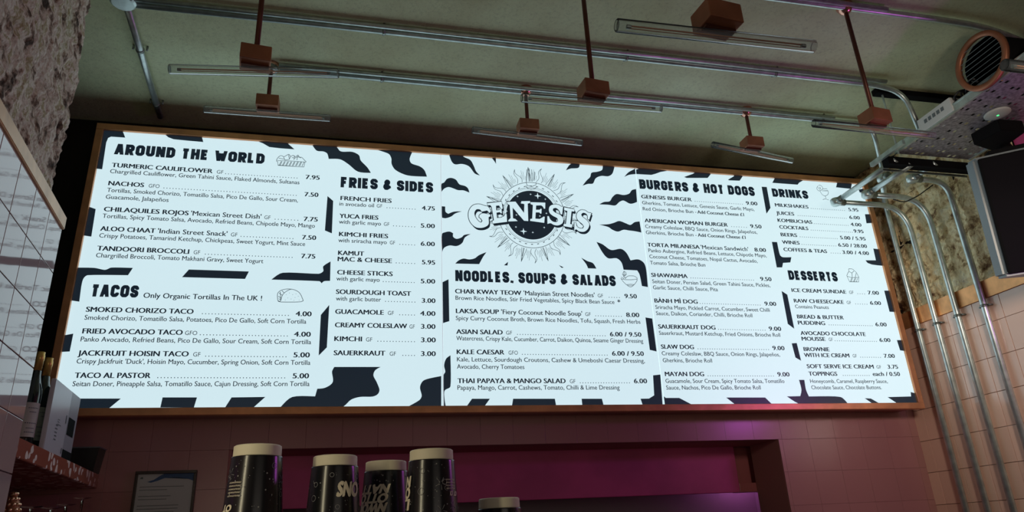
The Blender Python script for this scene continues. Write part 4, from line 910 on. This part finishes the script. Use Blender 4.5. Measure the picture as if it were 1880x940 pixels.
# access point disc below the tray
c = on(1831, 209, 2, ZT - .01)
t = thing('sensor_disc', 'flat white round sensor with a green light fixed beneath the cable tray', 'sensor', (c.x, c.y, ZT - .006))
bm = B(); lathe(bm, [(.085, 0), (.085, -.012), (.078, -.020), (.03, -.026), (0, -.026)], n=36)
for v in bm.verts: v.co = Vector((v.co.x * .60, v.co.y * .60, v.co.z * .45))
obj('body', bm, mat('pale_grey_plastic', (.48, .50, .48), .5), t, True)
bm = B(); lathe(bm, [(.005, -.010), (.005, -.0132), (0, -.0132)], n=12); obj('light', bm, M['led'], t)
# round vent duct
xv = 3.58; c = on(1800, 112, 0, xv)
t = thing('round_vent', 'round copper-rimmed vent with slanting slats at the right of the ceiling', 'vent', (xv, c.y, c.z))
bm = B(); lathe(bm, [(.099, -.003), (.119, -.004), (.121, .0), (.121, .012), (.099, .012), (.099, -.003)], n=48, axis='X'); obj('rim', bm, M['copper'], t, True)
bm = B(); lathe(bm, [(.104, .03), (.104, XR - xv)], n=40, axis='X'); obj('duct', bm, M['blackm'], t, True)
bm = B(); lathe(bm, [(.0, .03), (.103, .03)], n=40, axis='X'); obj('backing', bm, M['blackm'], t)
for i in range(9):
    z = -.082 + i * .0205; w = math.sqrt(max(0, .100 ** 2 - z * z))
    bm = B(); hexa(bm, [(.001, -w, z), (.002, -w, z - .001), (.002, w, z - .001), (.001, w, z)], [(.018, -w, z + .010), (.019, -w, z + .009), (.019, w, z + .009), (.018, w, z + .010)]); obj('slat', bm, M['steel_d'], t)

# speaker
def speaker():
    a = on(1845, 508, 1, -.92); 
    t = thing('loudspeaker', 'large black wall loudspeaker with grey sides at the right edge', 'speaker', tuple(a))
    th = math.radians(-38)          # front turned towards the room
    w, d, h = .36, .30, .50
    # local: x to the right along the front, y into the box
    bm = B(); prof = [(0, .0), (w, 0), (w, .03), (w - .10, d), (.20, d), (-.022, .075)]
    vb = [bm.verts.new((x, y, 0)) for x, y in prof]; vt = [bm.verts.new((x, y, h)) for x, y in prof]; n = len(prof)
    bm.faces.new(vb[::-1]); bm.faces.new(vt)
    for i in range(n): bm.faces.new((vb[i], vb[(i + 1) % n], vt[(i + 1) % n], vt[i]))
    bmesh.ops.bevel(bm, geom=list(bm.edges), offset=.012, segments=3, affect='EDGES')
    Mx = Matrix.Rotation(th, 4, 'Z') @ Matrix.Rotation(math.radians(11), 4, 'X')
    bm.transform(Mx); o = obj('cabinet', bm, M['grey'], t)
    bm = B(); box(bm, (.012, -.012, .008), (w - .004, .02, h - .010), .010); bm.transform(Mx); g = obj('grille', bm, M['blackm'], t)
    bm = B()
    for r in (.019, .013):
        pts = [Vector((.245 + r * math.cos(k * PI / 12), -.0135, h - .085 + r * math.sin(k * PI / 12))) for k in range(25)]; tube(bm, pts, .0009, 6)
    for k in range(3): tube(bm, [Vector((.236 + k * .009, -.0135, h - .093)), Vector((.240 + k * .006, -.0135, h - .076))], .0012, 6)
    bm.transform(Mx); obj('emblem', bm, M['grey'], g)
    bm = B(); box(bm, (.06, .02, h + .0), (w - .03, .16, h + .02), .004); bm.transform(Mx); obj('top_bracket', bm, M['blackm'], t)
    br = Mx @ Vector((.20, d - .02, h * .6)); bm = B(); tube(bm, [br, Vector((XR - a.x + .0, br.y + .1, br.z))], .02, 12); obj('wall_arm', bm, M['blackm'], t)
speaker()
# black bracket hanging below the tray beside the wall
q1, q2, q3, q4 = on(1784, 254, 2, ZT - .03), on(1834, 226, 2, ZT - .03), on(1880, 229, 2, ZT - .03), on(1826, 268, 2, ZT - .03)
t = thing('cable_duct', 'black duct end hanging under the cable tray above the loudspeaker', 'bracket', tuple(q1))
bm = B(); hexa(bm, [v - q1 - Vector((0, 0, .035)) for v in (q1, q4, q3, q2)], [v - q1 + Vector((0, 0, .022)) for v in (q1, q4, q3, q2)], .003); obj('body', bm, M['blackm'], t)
lo = on(1846, 278, 2, 2.99)
bm = B(); tube(bm, [q4 - q1 + Vector((.02, -.02, -.02)), lo - q1, lo - q1 + Vector((.02, -.01, -.07))], [.035, .032, .022], 10); obj('hanger', bm, M['blackm'], t)
# thin black wires on the masonry
bm = B(); tube(bm, smoothpath([on(x, y, 1, -.33) for x, y in ((1640, 366), (1660, 372), (1685, 360), (1712, 340), (1735, 322), (1742, 328), (1748, 334))], .03, 4), .003, 6)
tag(obj('cable', bm, M['black'], None, True), 'thin black cable strung between the wall conduits', 'cable')

# ================================================================== LEFT SHELVES
PS = lp(0, 1.75)
def sline(y, off=0):      # x of the shelf front at depth y
    return .278 + (.187 - .278) * (y + .862) / 1.042 - off
def shelf(z0, z1, lab):
    bm = B(); hexa(bm, [(-.45, -.90, z0), (sline(-.90), -.90, z0), (sline(YW - .008), YW - .008, z0), (-.45, YW - .008, z0)], [(-.45, -.90, z1), (sline(-.90), -.90, z1), (sline(YW - .008), YW - .008, z1), (-.45, YW - .008, z1)], .002)
    return tag(obj('wall_shelf', bm, M['terrazzo']), lab, 'shelf')
shelf(1.745, 1.797, 'red and white terrazzo shelf carrying the wine bottles and cartons')
shelf(1.44, 1.49, 'lower terrazzo shelf under the bottle shelf')
def bottle(px, lab, lab_mat, has_label=True, zb=1.797, h=.30, rot=0, sh=.55, r=.024):
    q = on(*px, 2, zb + h)
    t = thing('wine_bottle', lab, 'bottle', (q.x, q.y, zb), 'wine bottles on the terrazzo shelf')
    bm = B(); lathe(bm, [(0, .004), (r - .006, .0), (r, .006), (r, h * sh), (r * .9, h * (sh + .06)), (r * .66, h * (sh + .12)), (.0115, h * (sh + .19)), (.0105, h * .80), (.0105, h - .012)], n=32); obj('body', bm, M['bottle'], t, True)
    bm = B(); lathe(bm, [(.0111, h * .80), (.0114, h - .028), (.0126, h - .026), (.0126, h - .012), (.0116, h - .010), (.0116, h - .001), (0, h)], n=24); obj('foil', bm, M['foil'], t, True)
    bm = B(); n = 18; a0, a1 = -PI * .62 + rot, PI * .12 + rot; vs = []
    for k in range(n + 1):
        a = a0 + (a1 - a0) * k / n
        for z in (h * .12, h * .46): vs.append(bm.verts.new(((r + .0006) * math.cos(a), (r + .0006) * math.sin(a), z)))
    for k in range(n): bm.faces.new((vs[2 * k], vs[2 * k + 2], vs[2 * k + 3], vs[2 * k + 1]))
    l_ = obj('label', bm, lab_mat, t, True)
    bm = B()
    for j, (w_, zz) in enumerate(((.5, .40), (.35, .36), (.6, .25), (.4, .20), (.5, .16))):
        for k in range(6):
            a = a0 + (a1 - a0) * (.5 + (k - 3) / 6 * w_); a2 = a0 + (a1 - a0) * (.5 + (k - 2.3) / 6 * w_)
            v = [bm.verts.new(((r + .001) * math.cos(b), (r + .001) * math.sin(b), h * zz + dz)) for b, dz in ((a, 0), (a2, 0), (a2, .003), (a, .003))]; bm.faces.new(v)
    obj('label_print', bm, M['grey'], l_)
bottle((76, 646), 'front dark wine bottle with gold foil and cream label on the shelf', M['label'])
bottle((91, 657), 'dark wine bottle with gold foil behind the front bottle', mat('green_label', (.35, .42, .36), .6), rot=.3, sh=.60, r=.022)
# cartons: long sides follow the shelf
def carton(y0, y1, z1, depth, off, m, lab, prints):
    a = Vector((sline(y0, off), y0, 1.797)); b_ = Vector((sline(y1, off), y1, 1.797)); d = (b_ - a).normalized(); nx = Vector((-d.y, d.x, 0)) * depth
    t = thing('carton', lab, 'box', tuple(a)); up = Vector((0, 0, z1 - 1.797))
    z = Vector(); L = b_ - a
    bm = B(); hexa(bm, [z, L, L + nx, nx], [z + up, L + up, L + nx + up, nx + up], .002); bd = obj('body', bm, m, t)
    nn = Vector((d.y, -d.x, 0)) * .0008
    bm = B()
    for (u0, v0, u1, v1) in prints:
        v = [bm.verts.new(L * u + up * v_ + nn) for u, v_ in ((u0, v0), (u1, v0), (u1, v1), (u0, v1))]; bm.faces.new(v)
    obj('carton_print', bm, M['blackm'] if m is M['carton2'] else M['grey'], bd)
carton(-.607, -.392, 2.016, .014, .010, M['carton'], 'tall white carton standing on the terrazzo shelf beside the bottles',
       [(.45, .42 + i * .035, .45 + rr.uniform(.10, .3), .43 + i * .035) for i in range(3)] + [(.40, .20 + i * .05, .52, .215 + i * .05) for i in range(5)] + [(.88, .50, .93, .62), (.90, .06, .95, .14)])
carton(-.388, -.262, 2.018, .014, .012, M['carton2'], 'grey carton with a dark printed square behind the white carton', [(.12, .36, .80, .62), (0.02, .0, 1, .14)])
Bc = on(170, 867, 2, 1.797 + .002); Tc = on(184, 821, 1, Bc.y)
hb = Tc.z - 1.797; w0 = .11; fl = max(.01, Tc.x - Bc.x)
t = thing('black_bin', 'small black flared bin at the far end of the terrazzo shelf', 'bin', (Bc.x, Bc.y, 1.7975))
bm = B(); d0 = .10
hexa(bm, [(-w0, 0, 0), (0, 0, 0), (0, d0, 0), (-w0, d0, 0)], [(-w0 - .01, -.01, hb), (fl, -.01, hb), (fl, d0 + .01, hb), (-w0 - .01, d0 + .01, hb)], .002); obj('body', bm, M['black'], t)
bm = B(); box(bm, (-w0 - .013, -.013, hb - .004), (fl + .003, d0 + .013, hb + .001), .0015); obj('rim', bm, M['grey'], t)
# copper pineapple and glasses on the lower shelf
q = on(27, 905, 1, -.74)
t = thing('copper_pineapple', 'beaded copper pineapple ornament under the terrazzo shelf', 'ornament', (q.x, -.74, 1.491))
hh = q.z - 1.491
bm = B(); lathe(bm, [(0, 0), (.02, 0), (.026, .04), (.024, hh * .6), (.015, hh * .9), (0, hh)], n=18); obj('core', bm, M['copper'], t, True)
bm = B(); nr = 12
for j in range(nr):
    z = hh * (.08 + .9 * j / (nr - 1)); r = .026 * (1 - (max(0, z / hh - .45) / .6) ** 2)
    for k in range(9):
        a = (k + .5 * (j % 2)) * 2 * PI / 9; bmesh.ops.create_icosphere(bm, subdivisions=1, radius=.0065, matrix=Matrix.Translation((r * math.cos(a), r * math.sin(a), z)))
o = obj('bead', bm, M['gold'], t, True); o['kind'] = 'stuff'
for k, (px, yy) in enumerate((((58, 930), -.60), ((95, 932), -.42), ((122, 926), -.20), ((152, 914), -.02))):
    q = on(*px, 1, yy)
    t = thing('wine_glass', ['upturned glass right of the copper pineapple', 'second upturned glass on the lower shelf', 'third upturned glass on the lower shelf', 'upturned glass nearest the back wall on the lower shelf'][k], 'glass', (q.x, yy, 1.491))
    h = q.z - 1.491
    bm = B(); lathe(bm, [(.034, 0), (.036, .03), (.030, .06), (.004, .075), (.004, h - .006), (.030, h - .001), (.030, h), (0, h)], n=24); obj('bowl', bm, M['wineglass'], t, True)
# framed certificate on the tiles
a = on(251, 866, 1, YW - .008); b_ = on(363, 865, 1, YW - .008); w = b_.x - a.x; h = .30
t = thing('certificate_frame', 'framed paper certificate with a blue swoosh on the tiled back wall', 'picture frame', (a.x, YW - .008, a.z - h))
for s_, e_ in (((0, -.018, 0), (w, 0, .010)), ((0, -.018, h - .012), (w, 0, h)), ((0, -.018, .010), (.010, 0, h - .012)), ((w - .010, -.018, .010), (w, 0, h - .012))):
    bm = B(); box(bm, s_, e_, .0015); obj('frame_bar', bm, mat('dark_wood', (.035, .018, .012), .4) if 'dark_wood' not in bpy.data.materials else bpy.data.materials['dark_wood'], t)
bm = B(); box(bm, (.008, -.008, .008), (w - .008, -.004, h - .010)); pp = obj('paper', bm, M['paper'], t)
bm = B(); top = h - .012; pts = [(.045, -.030), (.07, -.022), (.09, -.008), (.105, 0), (w - .010, 0), (w - .010, -.030), (w - .03, -.022), (w - .07, -.014), (.11, -.016), (.085, -.026), (.06, -.033)]
vs = [bm.verts.new((x, -.0085, top + z)) for x, z in pts]; f = bm.faces.new(vs); bmesh.ops.triangulate(bm, faces=[f]); obj('blue_swoosh', bm, M['blue'], pp)
bm = B()
for i in range(18):
    z = top - .05 - i * .012; x0 = .02; x1 = w - .03 - rr.uniform(0, .08)
    if i in (2, 5, 9): continue
    v = [bm.verts.new(p_) for p_ in ((x0, -.0085, z), (x1, -.0085, z), (x1, -.0085, z + .0022), (x0, -.0085, z + .0022))]; bm.faces.new(v)
v = [bm.verts.new(p_) for p_ in ((.018, -.0085, top - .018), (.030, -.0085, top - .018), (.028, -.0085, top - .010), (.020, -.0085, top - .012))]; bm.faces.new(v)
obj('paper_print', bm, M['grey'], pp)
bm = B(); box(bm, (.010, -.013, .010), (w - .010, -.012, h - .012)); obj('glass_sheet', bm, M['glass'], t)

# ================================================================== PAPER CUPS ON THE COUNTER
ZK = 1.36
tk = thing('service_counter', 'dark counter top in front of the serving hatch below the cups', 'counter', (1.2, -1.95, 0))
bm = B(); box(bm, (-.70, -.25, 1.32), (1.3, .25, ZK), .004); obj('worktop', bm, M['black'], tk)
bm = B(); box(bm, (-.68, -.2, 0), (1.28, .2, 1.32)); obj('body', bm, M['maroon'], tk)
RT, RB, HC = .0315, .0415, .135
def wrap_text(acc, txt, a_mid, ang_w, v0, cap, up=True, bold=.0):
    """string bent round the cup wall; up=False turns it upside down"""
    vs0, fs = glyphs(txt); mn = min(v[0] for v in vs0); mx = max(v[0] for v in vs0)
    dd = (mx - mn) / max(1, len(txt)) * .085 if cap > .005 else 0
    vs = []; 
    for sx_, sy_ in ((dd, 0), (-dd, 0), (0, dd * .7), (0, -dd * .7), (dd, dd * .7), (-dd, -dd * .7)) if dd else ((0, 0),): vs.append([(x + sx_, z + sy_) for x, z in vs0])
    nv = len(vs0); vs = [v for g in vs for v in g]; fs = [tuple(i + k * nv for i in f) for k in range(len(vs) // nv) for f in fs]
    b0 = len(acc.v)
    for x, z in vs:
        u = (x - mn) / (mx - mn) - .5; zz = z / CAPH * cap
        if not up: u = -u; zz = cap - zz
        zf = v0 + zz; r = RB + (RT - RB) * zf / HC + .0016; a = a_mid + (u + (.08 * (zz / cap - .5))) * ang_w
        acc.v.append((r * math.cos(a), r * math.sin(a), zf))
    acc.f += [tuple(b0 + i for i in f) for f in fs]
def cup(px, py, wpx, lab, kind, rotz):
    d = 2 * RT * .985 * FP / wpx        # distance along the view axis from the drawn width
    dirv = ray(px, py); P_ = CAM + dirv * d
    zt = P_.z
    t = thing('paper_cup', lab, 'cup', (P_.x, P_.y, zt - HC), 'upturned black paper cups'); t.rotation_euler.z = rotz
    band = .0155
    bm = B(); rb = RT + (RB - RT) * band / HC
    lathe(bm, [(RB - .002, .0), (RB + .0015, .001), (RB + .0015, .005), (RB, .006), (RB - .0003, .010), (RB + (rb + .0008 - RB) * .5, .006 + (HC - band - .006) * .5), (rb + .0011, HC - band - .004), (rb + .0009, HC - band - .001), (rb + .0008, HC - band), (rb - .0006, HC - band + .0004)], n=48); obj('wall', bm, M['cup'], t, True)
    bm = B(); lathe(bm, [(rb - .0006, HC - band), (rb - .0007, HC - band + .002), (RT + .0002, HC - .003), (RT, HC - .001), (RT - .0015, HC), (RT - .003, HC - .001), (RT - .004, HC - .010), (0, HC - .010)], n=48); obj('base_band', bm, M['cream'], t, True)
    face = math.atan2(CAM.y - P_.y, CAM.x - P_.x) - rotz      # direction of the viewer on the cup
    A_ = Acc()
    if kind == 2: wrap_text(A_, 'SNO', face + .62, .95, HC - .058, .019)
    if kind == 3:
        for k, (s_, w_) in enumerate((('NATT', 1.35), ('OTTO', 1.35), ('NWOR', 1.35))): wrap_text(A_, s_, face - .55 - k * .06, w_, HC - .049 - k * .0135, .0125, False)
    if kind == 1: 
        wrap_text(A_, 'OT', face - 1.0, .45, HC - .086, .008, False)
        for k in range(5): wrap_text(A_, 'mnumwnm', face - .78, .55, HC - .052 - k * .0042, .0030, False)
        wrap_text(A_, 'I', face - 1.12, .16, HC - .100, .011, False)
    if kind == 4:
        for k in range(3): wrap_text(A_, 'NOL'[k], face - 1.15, .36, HC - .052 - k * .0155, .0145, False)
        for k in range(4): wrap_text(A_, 'mnumwnm', face + .85, .5, HC - .046 - k * .0040, .0028, False)
        wrap_text(A_, 'OT OI', face + .98, .42, HC - .066, .006, False)
    A_.build('cup_lettering', M['cuptext'], t)
    D = Acc(); r_ = random.Random(int(px)); 
    for k in range(150):
        a = r_.uniform(0, 2 * PI); z = r_.uniform(.01, HC - band - .006); s = r_.choice((.0004, .0005, .0007, .0011)); r = RB + (RT - RB) * z / HC + .0015; b0 = len(D.v)
        for i in range(6):
            aa = i * PI / 3; D.v.append((r * math.cos(a + s * math.cos(aa) / r), r * math.sin(a + s * math.cos(aa) / r), z + s * math.sin(aa)))
        D.f.append(tuple(range(b0, b0 + 6)))
    for k in range(14):      # little doodles: rings and rays
        a = r_.uniform(0, 2 * PI); z = r_.uniform(.02, HC - band - .012); s = r_.uniform(.003, .005)
        def cp(u, v): r = RB + (RT - RB) * (z + v) / HC + .0015; return (r * math.cos(a + u / r), r * math.sin(a + u / r), z + v)
        n = 12
        if k % 3:
            for i in range(n):
                a1, a2 = i * 2 * PI / n, (i + 1) * 2 * PI / n; b0 = len(D.v)
                D.v += [cp(s * math.cos(a1), s * math.sin(a1)), cp(s * math.cos(a2), s * math.sin(a2)), cp((s - .0006) * math.cos(a2), (s - .0006) * math.sin(a2)), cp((s - .0006) * math.cos(a1), (s - .0006) * math.sin(a1))]; D.f.append((b0, b0 + 1, b0 + 2, b0 + 3))
        else:
            for i in range(5):
                a1 = i * 2 * PI / 5 + 1; b0 = len(D.v)
                D.v += [cp(s * .4 * math.cos(a1), s * .4 * math.sin(a1)), cp(s * 1.8 * math.cos(a1), s * 1.8 * math.sin(a1)), cp(s * 1.8 * math.cos(a1 + .1), s * 1.8 * math.sin(a1 + .1)), cp(s * .4 * math.cos(a1 + .2), s * .4 * math.sin(a1 + .2))]; D.f.append((b0, b0 + 1, b0 + 2, b0 + 3))
    D.build('star_print', M['cupdot'], t)['kind'] = 'stuff'
    # the nested stack below, out of sight below the frame edge
    z = zt - HC; k = 0
    while z - .014 > ZK + .002 and k < 8:
        k += 1; z -= .014
    return t, (P_.x, P_.y, zt - HC)
cps = [((474, 819, 82, 'leftmost and tallest upturned cup with a gold stripe of light', 1, .2)),
 ((616, 838, 77, 'second upturned cup from the left with slanting pink letters', 2, .5)),
 ((709, 848, 72, 'middle upturned cup with rows of cream block lettering', 3, .9)),
 ((792, 827, 77, 'fourth upturned cup, taller, with letters at its left edge', 4, .1)),
 ((916, 915, 73, 'lowest upturned cup, rightmost, only its pale base band showing', 5, .3))]
for c_ in cps:
    t, (x, y, z) = cup(*c_)
    # riser the cup stands on: the lower cups of its own nested stack, shown as their rims
    n = int((z - ZK) / .0135)
    if n > 0:
        bm = B(); st = (z - ZK) / n
        for k in range(n):
            z0 = ZK + k * st - z; lathe(bm, [(RB - .004, z0 + .0002), (RB + .0015, z0 + .0004), (RB + .0015, z0 + .005), (RB, z0 + .006), (RB - .001, z0 + st), (RB - .004, z0 + st)], n=32)
        o = obj('nested_rims', bm, M['cup'], t); o['kind'] = 'stuff'
